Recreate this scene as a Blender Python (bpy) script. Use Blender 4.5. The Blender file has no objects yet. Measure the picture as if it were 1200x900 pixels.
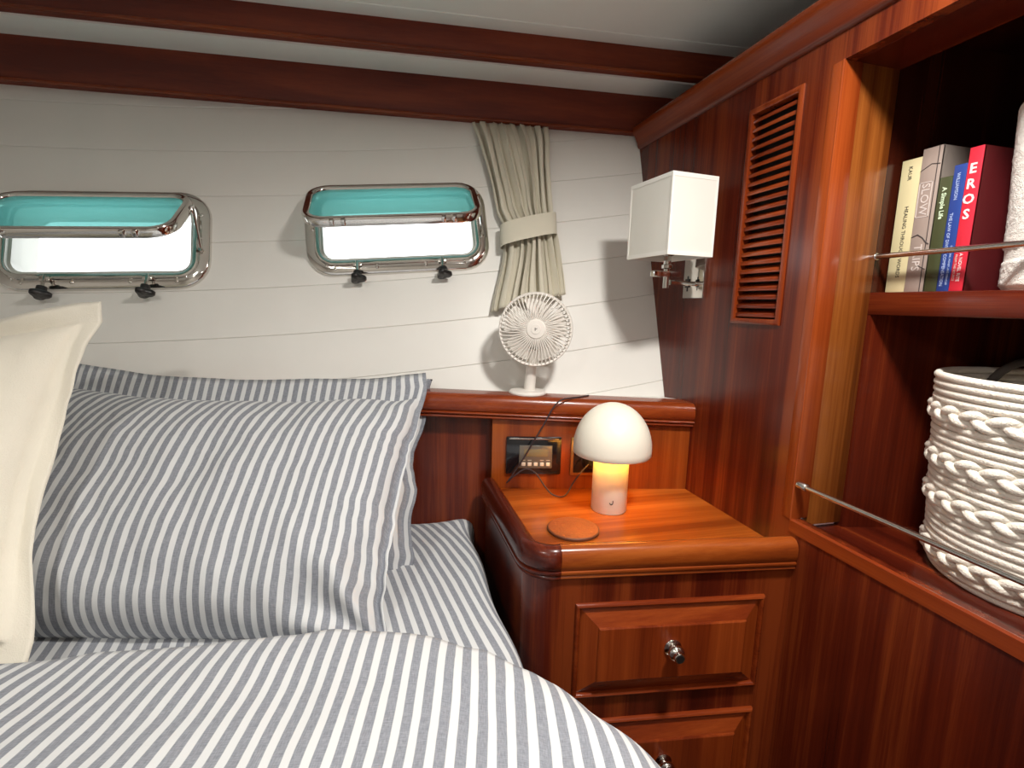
import bpy, bmesh, math, random
from mathutils import Vector, Matrix, noise
random.seed(7)
SC = bpy.context.scene
COL = SC.collection
R = math.radians
V = Vector

# ------------------------------------------------------------------ camera
YAW, PITCH, ROLL, FPX = 0.2612766, 0.1547136, 0.0268618, 589.44
lat = V((math.cos(YAW), -math.sin(YAW), 0)); fwh = V((math.sin(YAW), math.cos(YAW), 0)); zz = V((0, 0, 1))
dn = -math.sin(PITCH) * fwh - math.cos(PITCH) * zz
fwd = math.cos(PITCH) * fwh - math.sin(PITCH) * zz
right = math.cos(ROLL) * lat - math.sin(ROLL) * dn
down = math.sin(ROLL) * lat + math.cos(ROLL) * dn
cam_d = bpy.data.cameras.new('camera'); cam = bpy.data.objects.new('camera', cam_d); COL.objects.link(cam)
m = Matrix((right, -down, -fwd)).transposed().to_4x4(); m.translation = V((0, 0, 1.15))
cam.matrix_world = m
cam_d.sensor_fit = 'HORIZONTAL'; cam_d.sensor_width = 36; cam_d.lens = FPX * 36 / 1200
cam_d.clip_start = 0.01
SC.camera = cam

# ------------------------------------------------------------------ world, lights, exposure
W = bpy.data.worlds.new('overcast_sky'); SC.world = W; W.use_nodes = True
W.node_tree.nodes['Background'].inputs[0].default_value = (0.93, 0.97, 1.0, 1)
W.node_tree.nodes['Background'].inputs[1].default_value = 3.5
SC.view_settings.view_transform = 'Standard'; SC.view_settings.look = 'None'
SC.view_settings.exposure = 0.0; SC.view_settings.gamma = 1.0; SC.view_settings.use_curve_mapping = False
CEIL = 1.752
# recessed nightstand lamp, then three added fill lamps out of view: (x, y, watts)
LAMPS = [(0.42, 0.28, 13.0), (-0.55, -0.20, 6.5), (0.30, -0.90, 2.6), (-0.60, -1.15, 3.0)]
LAMP_LABELS = ['recessed ceiling lamp with steel rim above the nightstand', 'added recessed fill lamp with steel rim above the middle of the bed', 'added recessed fill lamp with steel rim beside the foot of the bed', 'added recessed fill lamp with steel rim above the foot of the bed']
for lx, ly, w in LAMPS:
    ld = bpy.data.lights.new('ceiling_lamp_light', 'AREA'); ld.shape = 'DISK'; ld.size = 0.13; ld.energy = w
    ld.color = (1.0, 0.965, 0.91); ld.spread = R(164)
    lo = bpy.data.objects.new('ceiling_lamp_light', ld); COL.objects.link(lo); lo.location = (lx, ly, CEIL - 0.016)

# ------------------------------------------------------------------ materials
def newmat(name):
    m = bpy.data.materials.new(name); m.use_nodes = True
    nt = m.node_tree; b = nt.nodes['Principled BSDF']
    return m, nt, b
def N(nt, t, **kw):
    n = nt.nodes.new(t)
    for k, v in kw.items():
        if k.startswith('i_'):
            key = k[2:]; key = int(key) if key.isdigit() else key
            n.inputs[key].default_value = v
        else: setattr(n, k, v)
    return n
def ramp(nt, stops, interp='LINEAR'):
    n = nt.nodes.new('ShaderNodeValToRGB'); cr = n.color_ramp; cr.interpolation = interp
    while len(cr.elements) < len(stops): cr.elements.new(0.5)
    for e, (p, c) in zip(cr.elements, stops): e.position = p; e.color = (*c, 1)
    return n
def plain(name, col, rough=0.5, metal=0.0, spec=0.5, noise_amt=0.0, bump=0.0, bscale=200, coat=0.0, sheen=0.0):
    m, nt, b = newmat(name)
    b.inputs['Base Color'].default_value = (*col, 1); b.inputs['Roughness'].default_value = rough
    b.inputs['Metallic'].default_value = metal; b.inputs['Specular IOR Level'].default_value = spec
    b.inputs['Coat Weight'].default_value = coat; b.inputs['Coat Roughness'].default_value = 0.1
    b.inputs['Sheen Weight'].default_value = sheen
    tc = N(nt, 'ShaderNodeTexCoord')
    if noise_amt:
        nz = N(nt, 'ShaderNodeTexNoise', i_Scale=9.0, i_Detail=6.0); nt.links.new(tc.outputs['Object'], nz.inputs['Vector'])
        lo = tuple(c * (1 - noise_amt) for c in col); hi = tuple(min(1, c * (1 + noise_amt)) for c in col)
        r = ramp(nt, [(0.3, lo), (0.7, hi)]); nt.links.new(nz.outputs['Fac'], r.inputs['Fac']); nt.links.new(r.outputs['Color'], b.inputs['Base Color'])
    if bump:
        nz = N(nt, 'ShaderNodeTexNoise', i_Scale=float(bscale), i_Detail=3.0); nt.links.new(tc.outputs['Object'], nz.inputs['Vector'])
        bp = N(nt, 'ShaderNodeBump', i_Strength=bump, i_Distance=0.002); nt.links.new(nz.outputs['Fac'], bp.inputs['Height']); nt.links.new(bp.outputs['Normal'], b.inputs['Normal'])
    return m
def wood(name, axis, dark, mid, light, rough=0.27, stripe=8.0, coat=0.15):
    """varnished mahogany, grain along axis 'x','y' or 'z'"""
    m, nt, b = newmat(name)
    tc = N(nt, 'ShaderNodeTexCoord'); g = N(nt, 'ShaderNodeNewGeometry')
    def mp(long, cross):
        s = {'x': (long, cross, cross), 'y': (cross, long, cross), 'z': (cross, cross, long)}[axis]
        n = N(nt, 'ShaderNodeMapping'); n.inputs['Scale'].default_value = s; nt.links.new(g.outputs['Position'], n.inputs['Vector']); return n
    a = N(nt, 'ShaderNodeTexNoise', i_Scale=1.0, i_Detail=3.0, i_Roughness=0.55, i_Distortion=0.25); nt.links.new(mp(0.5, stripe * 3).outputs[0], a.inputs['Vector'])
    c = N(nt, 'ShaderNodeTexNoise', i_Scale=1.0, i_Detail=6.0, i_Roughness=0.7, i_Distortion=0.2); nt.links.new(mp(6, 260).outputs[0], c.inputs['Vector'])
    big = N(nt, 'ShaderNodeTexNoise', i_Scale=1.0, i_Detail=2.0); nt.links.new(mp(0.8, 5).outputs[0], big.inputs['Vector'])
    mx = N(nt, 'ShaderNodeMix', data_type='FLOAT'); mx.inputs[0].default_value = 0.28
    nt.links.new(a.outputs['Fac'], mx.inputs[2]); nt.links.new(c.outputs['Fac'], mx.inputs[3])
    mx2 = N(nt, 'ShaderNodeMix', data_type='FLOAT'); mx2.inputs[0].default_value = 0.3
    nt.links.new(mx.outputs[0], mx2.inputs[2]); nt.links.new(big.outputs['Fac'], mx2.inputs[3])
    r = ramp(nt, [(0.40, dark), (0.5, mid), (0.60, light)]); nt.links.new(mx2.outputs[0], r.inputs['Fac'])
    nt.links.new(r.outputs['Color'], b.inputs['Base Color'])
    b.inputs['Roughness'].default_value = rough; b.inputs['Coat Weight'].default_value = coat; b.inputs['Coat Roughness'].default_value = 0.16
    b.inputs['Specular IOR Level'].default_value = 0.34
    bp = N(nt, 'ShaderNodeBump', i_Strength=0.04, i_Distance=0.001); nt.links.new(c.outputs['Fac'], bp.inputs['Height']); nt.links.new(bp.outputs['Normal'], b.inputs['Normal'])
    return m
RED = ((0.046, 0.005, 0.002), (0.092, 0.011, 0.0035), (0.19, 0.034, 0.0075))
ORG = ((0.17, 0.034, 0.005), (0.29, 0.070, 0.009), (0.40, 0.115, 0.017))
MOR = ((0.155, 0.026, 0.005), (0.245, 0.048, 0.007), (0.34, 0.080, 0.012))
SHADED = ((0.022, 0.003, 0.0015), (0.038, 0.006, 0.0025), (0.06, 0.011, 0.004))  # same mahogany with the shade of the shelf interior put into its colour
MED = ((0.110, 0.014, 0.003), (0.190, 0.028, 0.005), (0.28, 0.052, 0.009))
GLD = ((0.085, 0.020, 0.004), (0.18, 0.047, 0.008), (0.30, 0.092, 0.016))
M = {}
for k, c in dict(red=RED, org=ORG, med=MED, gld=GLD, mor=MOR, shaded=SHADED).items():
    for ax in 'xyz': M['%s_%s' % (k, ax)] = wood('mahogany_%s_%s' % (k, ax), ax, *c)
M['beam'] = wood('mahogany_satin_beam', 'x', (0.095, 0.0125, 0.005), (0.145, 0.021, 0.007), (0.20, 0.034, 0.010), rough=0.5, coat=0.05)
M['liner'] = plain('hull_liner_vinyl', (0.82, 0.805, 0.755), 0.42, noise_amt=0.02, bump=0.03, bscale=90)
M['ceil'] = plain('ceiling_vinyl', (0.87, 0.86, 0.81), 0.5, noise_amt=0.02, bump=0.03, bscale=60)
M['chrome'] = plain('polished_steel', (0.72, 0.70, 0.66), 0.1, 1.0)
M['inner'] = plain('pale_grey_window_liner', (0.55, 0.55, 0.50), 0.4)
M['steel'] = plain('brushed_steel', (0.62, 0.60, 0.56), 0.22, 1.0)
M['knobblack'] = plain('black_plastic', (0.012, 0.011, 0.011), 0.35)
M['blackgloss'] = plain('black_gloss_plastic', (0.006, 0.006, 0.008), 0.12, coat=0.5)
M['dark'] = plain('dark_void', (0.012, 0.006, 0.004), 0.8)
M['linen'] = plain('curtain_linen', (0.66, 0.62, 0.50), 0.85, noise_amt=0.05, bump=0.35, bscale=700, sheen=0.2)
M['cream'] = plain('cream_linen', (0.85, 0.80, 0.68), 0.9, noise_amt=0.03, bump=0.3, bscale=500, sheen=0.2)
M['lampwhite'] = plain('cream_lamp_plastic', (0.84, 0.79, 0.67), 0.35)
M['fanwhite'] = plain('white_fan_plastic', (0.80, 0.76, 0.70), 0.4)
M['shade'] = plain('white_lamp_shade_fabric', (0.83, 0.81, 0.74), 0.8, bump=0.15, bscale=900)
M['shade_trim'] = plain('white_shade_trim', (0.90, 0.88, 0.82), 0.7)
M['brass'] = plain('antique_brass', (0.45, 0.27, 0.09), 0.3, 0.9)
M['cork'] = plain('tan_leather', (0.24, 0.055, 0.011), 0.6, noise_amt=0.2, bump=0.4, bscale=300)
M['corkedge'] = plain('dark_leather_edge', (0.12, 0.035, 0.012), 0.6)
M['rope'] = plain('white_cotton_rope', (0.80, 0.74, 0.65), 0.95, noise_amt=0.05, bump=0.8, bscale=420)
M['terry'] = plain('white_terry', (0.86, 0.83, 0.76), 1.0, noise_amt=0.03, bump=1.0, bscale=600, sheen=0.3)
M['strap'] = plain('grey_strap', (0.10, 0.085, 0.075), 0.7)
M['cable'] = plain('grey_cable', (0.035, 0.024, 0.028), 0.45)
M['lcd'] = plain('olive_display', (0.20, 0.165, 0.09), 0.25)
M['module'] = plain('grey_module', (0.16, 0.145, 0.12), 0.3, 0.4)
M['button'] = plain('pale_buttons', (0.62, 0.58, 0.50), 0.4)
M['white_wall'] = plain('white_wall_paint', (0.66, 0.63, 0.58), 0.6)
M['floor'] = wood('teak_sole', 'y', (0.14, 0.06, 0.02), (0.22, 0.10, 0.04), (0.30, 0.15, 0.06))
def teal():
    m = bpy.data.materials.new('teal_tinted_acrylic'); m.use_nodes = True; nt = m.node_tree; nt.nodes.clear()
    o = N(nt, 'ShaderNodeOutputMaterial'); t = N(nt, 'ShaderNodeBsdfTransparent'); t.inputs[0].default_value = (0.42, 0.62, 0.60, 1)
    g = N(nt, 'ShaderNodeBsdfGlossy'); g.inputs['Roughness'].default_value = 0.05; f = N(nt, 'ShaderNodeValue'); f.outputs[0].default_value = 0.07
    d = N(nt, 'ShaderNodeBsdfTranslucent'); d.inputs[0].default_value = (0.30, 0.68, 0.65, 1)
    m0 = N(nt, 'ShaderNodeMixShader'); m0.inputs[0].default_value = 0.35; nt.links.new(t.outputs[0], m0.inputs[1]); nt.links.new(d.outputs[0], m0.inputs[2])
    mx = N(nt, 'ShaderNodeMixShader'); nt.links.new(f.outputs[0], mx.inputs[0]); nt.links.new(m0.outputs[0], mx.inputs[1]); nt.links.new(g.outputs[0], mx.inputs[2])
    nt.links.new(mx.outputs[0], o.inputs['Surface']); return m
M['teal'] = teal()
def stripes():
    m, nt, b = newmat('grey_white_striped_cotton')
    uv = N(nt, 'ShaderNodeUVMap'); uv.uv_map = 'UVMap'
    sx = N(nt, 'ShaderNodeSeparateXYZ'); nt.links.new(uv.outputs[0], sx.inputs[0])
    wob = N(nt, 'ShaderNodeTexNoise', i_Scale=14.0, i_Detail=2.0); nt.links.new(uv.outputs[0], wob.inputs['Vector'])
    wm = N(nt, 'ShaderNodeMath', operation='MULTIPLY_ADD'); wm.inputs[1].default_value = 0.0025; nt.links.new(wob.outputs['Fac'], wm.inputs[0]); nt.links.new(sx.outputs['X'], wm.inputs[2])
    d = N(nt, 'ShaderNodeMath', operation='DIVIDE'); d.inputs[1].default_value = 0.0185; nt.links.new(wm.outputs[0], d.inputs[0])
    f = N(nt, 'ShaderNodeMath', operation='FRACT'); nt.links.new(d.outputs[0], f.inputs[0])
    s = N(nt, 'ShaderNodeMath', operation='PINGPONG'); s.inputs[1].default_value = 0.5; nt.links.new(f.outputs[0], s.inputs[0])
    mr = N(nt, 'ShaderNodeMapRange'); mr.inputs['From Min'].default_value = 0.255; mr.inputs['From Max'].default_value = 0.295; nt.links.new(s.outputs[0], mr.inputs['Value'])
    mpn = N(nt, 'ShaderNodeMapping'); mpn.inputs['Scale'].default_value = (900, 110, 1); nt.links.new(uv.outputs[0], mpn.inputs['Vector'])
    h = N(nt, 'ShaderNodeTexNoise', i_Scale=1.0, i_Detail=3.0); nt.links.new(mpn.outputs[0], h.inputs['Vector'])
    mpn2 = N(nt, 'ShaderNodeMapping'); mpn2.inputs['Scale'].default_value = (110, 900, 1); nt.links.new(uv.outputs[0], mpn2.inputs['Vector'])
    h2 = N(nt, 'ShaderNodeTexNoise', i_Scale=1.0, i_Detail=3.0); nt.links.new(mpn2.outputs[0], h2.inputs['Vector'])
    ad = N(nt, 'ShaderNodeMath', operation='ADD'); nt.links.new(h.outputs['Fac'], ad.inputs[0]); nt.links.new(h2.outputs['Fac'], ad.inputs[1])
    gr = ramp(nt, [(0.36, (0.190, 0.203, 0.235)), (0.64, (0.32, 0.335, 0.37))])
    hf = N(nt, 'ShaderNodeMath', operation='MULTIPLY'); hf.inputs[1].default_value = 0.5; nt.links.new(ad.outputs[0], hf.inputs[0]); nt.links.new(hf.outputs[0], gr.inputs['Fac'])
    mix = N(nt, 'ShaderNodeMix', data_type='RGBA'); mix.inputs[7].default_value = (0.66, 0.672, 0.675, 1)
    nt.links.new(mr.outputs[0], mix.inputs[0]); nt.links.new(gr.outputs['Color'], mix.inputs[6]); nt.links.new(mix.outputs[2], b.inputs['Base Color'])
    b.inputs['Roughness'].default_value = 0.9; b.inputs['Specular IOR Level'].default_value = 0.2; b.inputs['Sheen Weight'].default_value = 0.15
    bp = N(nt, 'ShaderNodeBump', i_Strength=0.25, i_Distance=0.001); nt.links.new(ad.outputs[0], bp.inputs['Height']); nt.links.new(bp.outputs['Normal'], b.inputs['Normal'])
    return m
M['stripe'] = stripes()
def emit(name, col, s):
    m, nt, b = newmat(name); b.inputs['Base Color'].default_value = (*col, 1); b.inputs['Emission Color'].default_value = (*col, 1); b.inputs['Emission Strength'].default_value = s; return m

# ------------------------------------------------------------------ mesh helpers
class G:
    """collects world-space geometry"""
    def __init__(s): s.v = []; s.f = []; s.uv = []
    def add(s, vs, fs):
        o = len(s.v); s.v += [V(p) for p in vs]; s.f += [tuple(i + o for i in f) for f in fs]; return s
    def bm(s, b, M4=None):
        b.verts.index_update(); o = len(s.v)
        s.v += [(M4 @ v.co if M4 else v.co.copy()) for v in b.verts]; s.f += [tuple(v.index + o for v in f.verts) for f in b.faces]; b.free(); return s
HEXF = [(0, 3, 2, 1), (4, 5, 6, 7), (0, 1, 5, 4), (1, 2, 6, 5), (2, 3, 7, 6), (3, 0, 4, 7)]
def hexa(g, p8, bev=0.0, seg=2):
    b = bmesh.new(); vs = [b.verts.new(p) for p in p8]
    for f in HEXF: b.faces.new([vs[i] for i in f])
    if bev: bmesh.ops.bevel(b, geom=list(b.edges), offset=bev, segments=seg, affect='EDGES', profile=0.5)
    return g.bm(b)
def box(g, x0, x1, y0, y1, z0, z1, bev=0.0, seg=2, M4=None):
    p = [(x0, y0, z0), (x1, y0, z0), (x1, y1, z0), (x0, y1, z0), (x0, y0, z1), (x1, y0, z1), (x1, y1, z1), (x0, y1, z1)]
    if M4: p = [M4 @ V(q) for q in p]
    return hexa(g, p, bev, seg)
def prism(g, poly, z0, z1, bev=0.0, seg=2, cap_only=False):
    b = bmesh.new(); n = len(poly)
    lo = [b.verts.new((x, y, z0)) for x, y in poly]; hi = [b.verts.new((x, y, z1)) for x, y in poly]
    b.faces.new(lo[::-1]); top = b.faces.new(hi)
    for i in range(n): b.faces.new((lo[i], lo[(i + 1) % n], hi[(i + 1) % n], hi[i]))
    if bev: bmesh.ops.bevel(b, geom=list(top.edges), offset=bev, segments=seg, affect='EDGES', profile=0.5)
    return g.bm(b)
def lathe(g, prof, M4, seg=40, cap=True):
    """prof: list of (r, h) around local Z"""
    vs = []; fs = []
    n = len(prof)
    for i in range(seg):
        a = 2 * math.pi * i / seg
        for r, h in prof: vs.append(M4 @ V((r * math.cos(a), r * math.sin(a), h)))
    for i in range(seg):
        j = (i + 1) % seg
        for k in range(n - 1): fs.append((i * n + k, j * n + k, j * n + k + 1, i * n + k + 1))
    if cap:
        if prof[0][0] > 1e-6: fs.append(tuple(i * n for i in range(seg))[::-1])
        if prof[-1][0] > 1e-6: fs.append(tuple(i * n + n - 1 for i in range(seg)))
    return g.add(vs, fs)
def frames(pts, closed=False, up=None):
    n = len(pts); T = []
    for i in range(n):
        a = pts[(i - 1) % n] if (closed or i > 0) else pts[i]; b = pts[(i + 1) % n] if (closed or i < n - 1) else pts[i]
        T.append((b - a).normalized())
    if up is None: up = V((0, 0, 1)) if abs(T[0].z) < 0.9 else V((1, 0, 0))
    nrm = (up - T[0] * up.dot(T[0])).normalized(); out = []
    for i in range(n):
        nrm = (nrm - T[i] * nrm.dot(T[i])).normalized(); out.append((T[i], nrm, T[i].cross(nrm)))
    return out
def tube(g, pts, r, seg=8, closed=False, cap=True):
    pts = [V(p) for p in pts]; fr = frames(pts, closed); n = len(pts); vs = []; fs = []
    for i, (p, (t, a, b)) in enumerate(zip(pts, fr)):
        rr = r[i] if isinstance(r, (list, tuple)) else r
        for k in range(seg):
            an = 2 * math.pi * k / seg; vs.append(p + a * rr * math.cos(an) + b * rr * math.sin(an))
    for i in range(n if closed else n - 1):
        j = (i + 1) % n
        for k in range(seg):
            l = (k + 1) % seg; fs.append((i * seg + k, i * seg + l, j * seg + l, j * seg + k))
    if cap and not closed: fs.append(tuple(range(seg))[::-1]); fs.append(tuple((n - 1) * seg + k for k in range(seg)))
    return g.add(vs, fs)
def sweep_fixed(g, pts, prof, normals, up, closed=False, cap=True):
    """sweep closed profile (a along per-point normal, b along up) through pts"""
    n = len(pts); m_ = len(prof); vs = []; fs = []
    for p, nn in zip(pts, normals):
        u = up if isinstance(up, Vector) else V(up)
        for a, b in prof: vs.append(V(p) + nn * a + u * b)
    for i in range(n if closed else n - 1):
        j = (i + 1) % n
        for k in range(m_):
            l = (k + 1) % m_; fs.append((i * m_ + k, j * m_ + k, j * m_ + l, i * m_ + l))
    if cap and not closed: fs.append(tuple(range(m_))); fs.append(tuple((n - 1) * m_ + k for k in range(m_))[::-1])
    return g.add(vs, fs)
def smoothpath(pts, n=8):
    """Catmull-Rom"""
    P = [V(p) for p in pts]; P = [P[0] * 2 - P[1]] + P + [P[-1] * 2 - P[-2]]; out = []
    for i in range(1, len(P) - 2):
        for k in range(n):
            t = k / n; a, b, c, d = P[i - 1], P[i], P[i + 1], P[i + 2]
            out.append(0.5 * ((2 * b) + (c - a) * t + (2 * a - 5 * b + 4 * c - d) * t * t + (3 * b - a - 3 * c + d) * t ** 3))
    out.append(P[-2]); return out
def wloc(o):
    p = V((0, 0, 0))
    while o: p = p + o.location; o = o.parent
    return p
def obj(name, g, mat, parent=None, smooth=35, fix=True):
    lo = V((min(v.x for v in g.v), min(v.y for v in g.v), min(v.z for v in g.v))); hi = V((max(v.x for v in g.v), max(v.y for v in g.v), max(v.z for v in g.v)))
    org = V(((lo.x + hi.x) / 2, (lo.y + hi.y) / 2, lo.z))
    me = bpy.data.meshes.new(name); me.from_pydata([tuple(v - org) for v in g.v], [], g.f); me.validate()
    if g.uv:
        ul = me.uv_layers.new(name='UVMap')
        for l in me.loops: ul.data[l.index].uv = g.uv[l.vertex_index]
    if fix:
        b = bmesh.new(); b.from_mesh(me); bmesh.ops.recalc_face_normals(b, faces=b.faces); b.to_mesh(me); b.free()
    if smooth:
        me.shade_smooth(); me.set_sharp_from_angle(angle=R(smooth))
    me.materials.append(M[mat] if isinstance(mat, str) else mat)
    o = bpy.data.objects.new(name, me); COL.objects.link(o)
    if parent: o.parent = parent; o.location = org - wloc(parent)
    else: o.location = org
    return o
def tag(o, label=None, cat=None, group=None, kind=None):
    if label: o['label'] = label
    if cat: o['category'] = cat
    if group: o['group'] = group
    if kind: o['kind'] = kind
    return o
def thing(name, loc, label, cat, group=None):
    o = bpy.data.objects.new(name, None); COL.objects.link(o); o.location = loc; o.empty_display_size = 0.05
    return tag(o, label, cat, group)
def struct(name, g, mat, label=None, cat=None, smooth=35, parent=None):
    o = obj(name, g, mat, parent, smooth)
    if not parent: o['kind'] = 'structure'
    if label: o['label'] = label
    if cat: o['category'] = cat
    return o
def share(src, name, parent, delta):
    """a copy of part src that shares its mesh, moved by delta"""
    c = src.copy(); c.name = name; COL.objects.link(c); c.parent = parent; c.location = src.location + V(delta); return c
def axis_matrix(origin, zdir, xhint=(1, 0, 0)):
    z = V(zdir).normalized(); x = V(xhint); x = (x - z * x.dot(z)).normalized(); y = z.cross(x)
    mm = Matrix((x, y, z)).transposed().to_4x4(); mm.translation = V(origin); return mm
def text_mesh(s, size, M4, depth=0.0002, align='CENTER', bold=0.0):
    cu = bpy.data.curves.new('lettering', 'FONT'); cu.body = s; cu.size = size; cu.extrude = depth; cu.align_x = align; cu.align_y = 'CENTER'; cu.offset = bold; cu.resolution_u = 2
    o = bpy.data.objects.new('lettering', cu); COL.objects.link(o)
    dg = bpy.context.evaluated_depsgraph_get(); me = o.evaluated_get(dg).to_mesh()
    g = G(); g.add([M4 @ v.co for v in me.vertices], [tuple(p.vertices) for p in me.polygons])
    bpy.data.objects.remove(o); bpy.data.curves.remove(cu); return g
def fbm(x, y, z=0.0, o=3):
    return noise.fractal(V((x, y, z)), 1.0, 2.0, o)
def smst(t): t = max(0.0, min(1.0, t)); return t * t * (3 - 2 * t)

# ------------------------------------------------------------------ room shell
BX = 0.667                      # face of the right bulkhead / shelving
XL, XR, YB = -1.55, 1.16, -1.55 # left wall, far end behind the shelving, wall behind the bed
# hull side frame
eS = V((math.cos(R(-6)), math.sin(R(-6)), 0)); hH = V((math.sin(R(6)), math.cos(R(6)), 0))
LEAN = R(18); uW = math.cos(LEAN) * zz + math.sin(LEAN) * hH; nI = eS.cross(uW)
P0 = V((BX, 1.211, 1.392))
def hp(s, z, d=0.0): return P0 + eS * s + uW * ((z - 1.392) / math.cos(LEAN)) + nI * d
def sheer(s): return 0.178 * s + 0.054 * s * s
WINS = [(-0.6185, 1.3215, 0.092), (-1.231, 1.264, 0.050)]   # s, z of centre, slope
WW, WH = 0.352, 0.156          # clear opening
def wframe(i):
    s, z, sl = WINS[i]; a = math.atan(sl)
    ex = eS * math.cos(a) + uW * math.sin(a); ey = -eS * math.sin(a) + uW * math.cos(a)
    mm = Matrix((ex, ey, nI)).transposed().to_4x4(); mm.translation = hp(s, z); return mm
def rrect(w, h, r, n=7):
    pts = []; nr = []
    for cx, cy, a0 in ((w / 2 - r, h / 2 - r, 0), (-w / 2 + r, h / 2 - r, 90), (-w / 2 + r, -h / 2 + r, 180), (w / 2 - r, -h / 2 + r, 270)):
        for k in range(n + 1):
            a = R(a0 + 90 * k / n); pts.append((cx + r * math.cos(a), cy + r * math.sin(a))); nr.append((math.cos(a), math.sin(a)))
    return pts, nr
cutters = []
for i in range(2):
    mm = wframe(i); pts, _ = rrect(WW + 0.03, WH + 0.03, 0.045); g = G(); n = len(pts)
    vs = [mm @ V((x, y, -0.12)) for x, y in pts] + [mm @ V((x, y, 0.08)) for x, y in pts]
    g.add(vs, [tuple(range(n))[::-1], tuple(range(n, 2 * n))] + [(k, (k + 1) % n, n + (k + 1) % n, n + k) for k in range(n)])
    cutters.append(obj('window_cutter', g, 'dark', smooth=0))
def cut(o):
    for c in cutters:
        md = o.modifiers.new('b', 'BOOLEAN'); md.object = c; md.operation = 'DIFFERENCE'; md.solver = 'EXACT'
    dg = bpy.context.evaluated_depsgraph_get(); me = bpy.data.meshes.new_from_object(o.evaluated_get(dg)); o.modifiers.clear(); o.data = me
    me.shade_smooth(); me.set_sharp_from_angle(angle=R(35))
def strip(z0f, z1f, d0, d1, s0=-2.35, s1=0.46, n=40, bev=0.0):
    g = G(); vs = []; fs = []
    for i in range(n + 1):
        s = s0 + (s1 - s0) * i / n; a, b = z0f(s), z1f(s)
        prof = [(a, d0), (a, d1 - bev), (a + bev * 1.2, d1), (b - bev * 1.2, d1), (b, d1 - bev), (b, d0)]
        for z, d in prof: vs.append(hp(s, z, d))
    for i in range(n):
        for k in range(6):
            l = (k + 1) % 6; fs.append((i * 6 + k, (i + 1) * 6 + k, (i + 1) * 6 + l, i * 6 + l))
    fs += [tuple(range(6)), tuple(n * 6 + k for k in range(6))[::-1]]
    return g.add(vs, fs)
back = obj('wall_back', strip(lambda s: 0.93, lambda s: 1.78, -0.05, -0.0035), 'liner'); cut(back)
tag(back, 'pale leaning hull side lined with white planks and two ports', 'wall', kind='structure')
for k in range(-1, 8):
    zt = 1.709 - 0.1045 * k; 
    o = obj('plank', strip(lambda s: max(0.93, zt - 0.1045 + 0.0002 + sheer(s)), lambda s: max(0.934, zt - 0.0002 + sheer(s)), -0.0038, 0.0, bev=0.0011), 'liner', back)
    if 2 <= k <= 6: cut(o)
for c in cutters: bpy.data.objects.remove(c)

struct('floor', box(G(), XL - 0.05, XR, YB - 0.05, 1.35, -0.05, 0.0), 'floor', 'brown timber cabin sole below the bed', 'floor')
struct('wall_left', box(G(), XL - 0.05, XL, YB - 0.05, 1.65, 0, CEIL + 0.03), 'white_wall', 'white wall at the far side of the bed', 'wall')
struct('wall_front', box(G(), XL, XR, YB - 0.05, YB, 0, CEIL + 0.03), 'white_wall', 'white wall behind the foot of the bed', 'wall')
def plate(ys, zs, holes, x0, x1):
    """slab between x0 and x1 on a grid of ys/zs lines, cells in holes left open"""
    vid = {}; g = G(); vs = []; fs = []
    def vi(i, j, s):
        if (i, j, s) not in vid: vid[(i, j, s)] = len(vs); vs.append((x0 if s == 0 else x1, ys[i], zs[j]))
        return vid[(i, j, s)]
    ny, nz = len(ys) - 1, len(zs) - 1
    solid = lambda i, j: 0 <= i < ny and 0 <= j < nz and (i, j) not in holes
    for i in range(ny):
        for j in range(nz):
            if not solid(i, j): continue
            q = [(i, j), (i + 1, j), (i + 1, j + 1), (i, j + 1)]
            fs.append(tuple(vi(a, b, 0) for a, b in q)); fs.append(tuple(vi(a, b, 1) for a, b in q[::-1]))
            for (a, b), (di, dj) in (((q[0], q[1]), (0, -1)), ((q[1], q[2]), (1, 0)), ((q[2], q[3]), (0, 1)), ((q[3], q[0]), (-1, 0))):
                if not solid(i + di, j + dj): fs.append((vi(*a, 0), vi(*b, 0), vi(*b, 1), vi(*a, 1)))
    return g.add(vs, fs)
VY0, VY1, VZ0, VZ1 = 0.724, 0.849, 1.128, 1.514     # vent frame outside
OY1, OZ0, OZ1, OY0 = 0.654, 0.807, 1.520, 0.02      # shelf opening
ys = [YB, OY0, OY1, VY0 + 0.009, VY1 - 0.009, 1.45]; zs = [0.0, OZ0, VZ0 + 0.009, VZ1 - 0.009, OZ1, 1.575]
holes = {(1, 1), (1, 2), (1, 3), (3, 2)}
wr = struct('wall_right', plate(ys, zs, holes, BX, BX + 0.02), 'red_z', 'glossy mahogany bulkhead with louvre vent and open shelves', 'wall', smooth=0)
struct('wall_end', box(G(), XR, XR + 0.05, YB - 0.05, 1.5, 0, CEIL + 0.03), 'red_z', 'dark wall behind the open shelves', 'wall')
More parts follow.
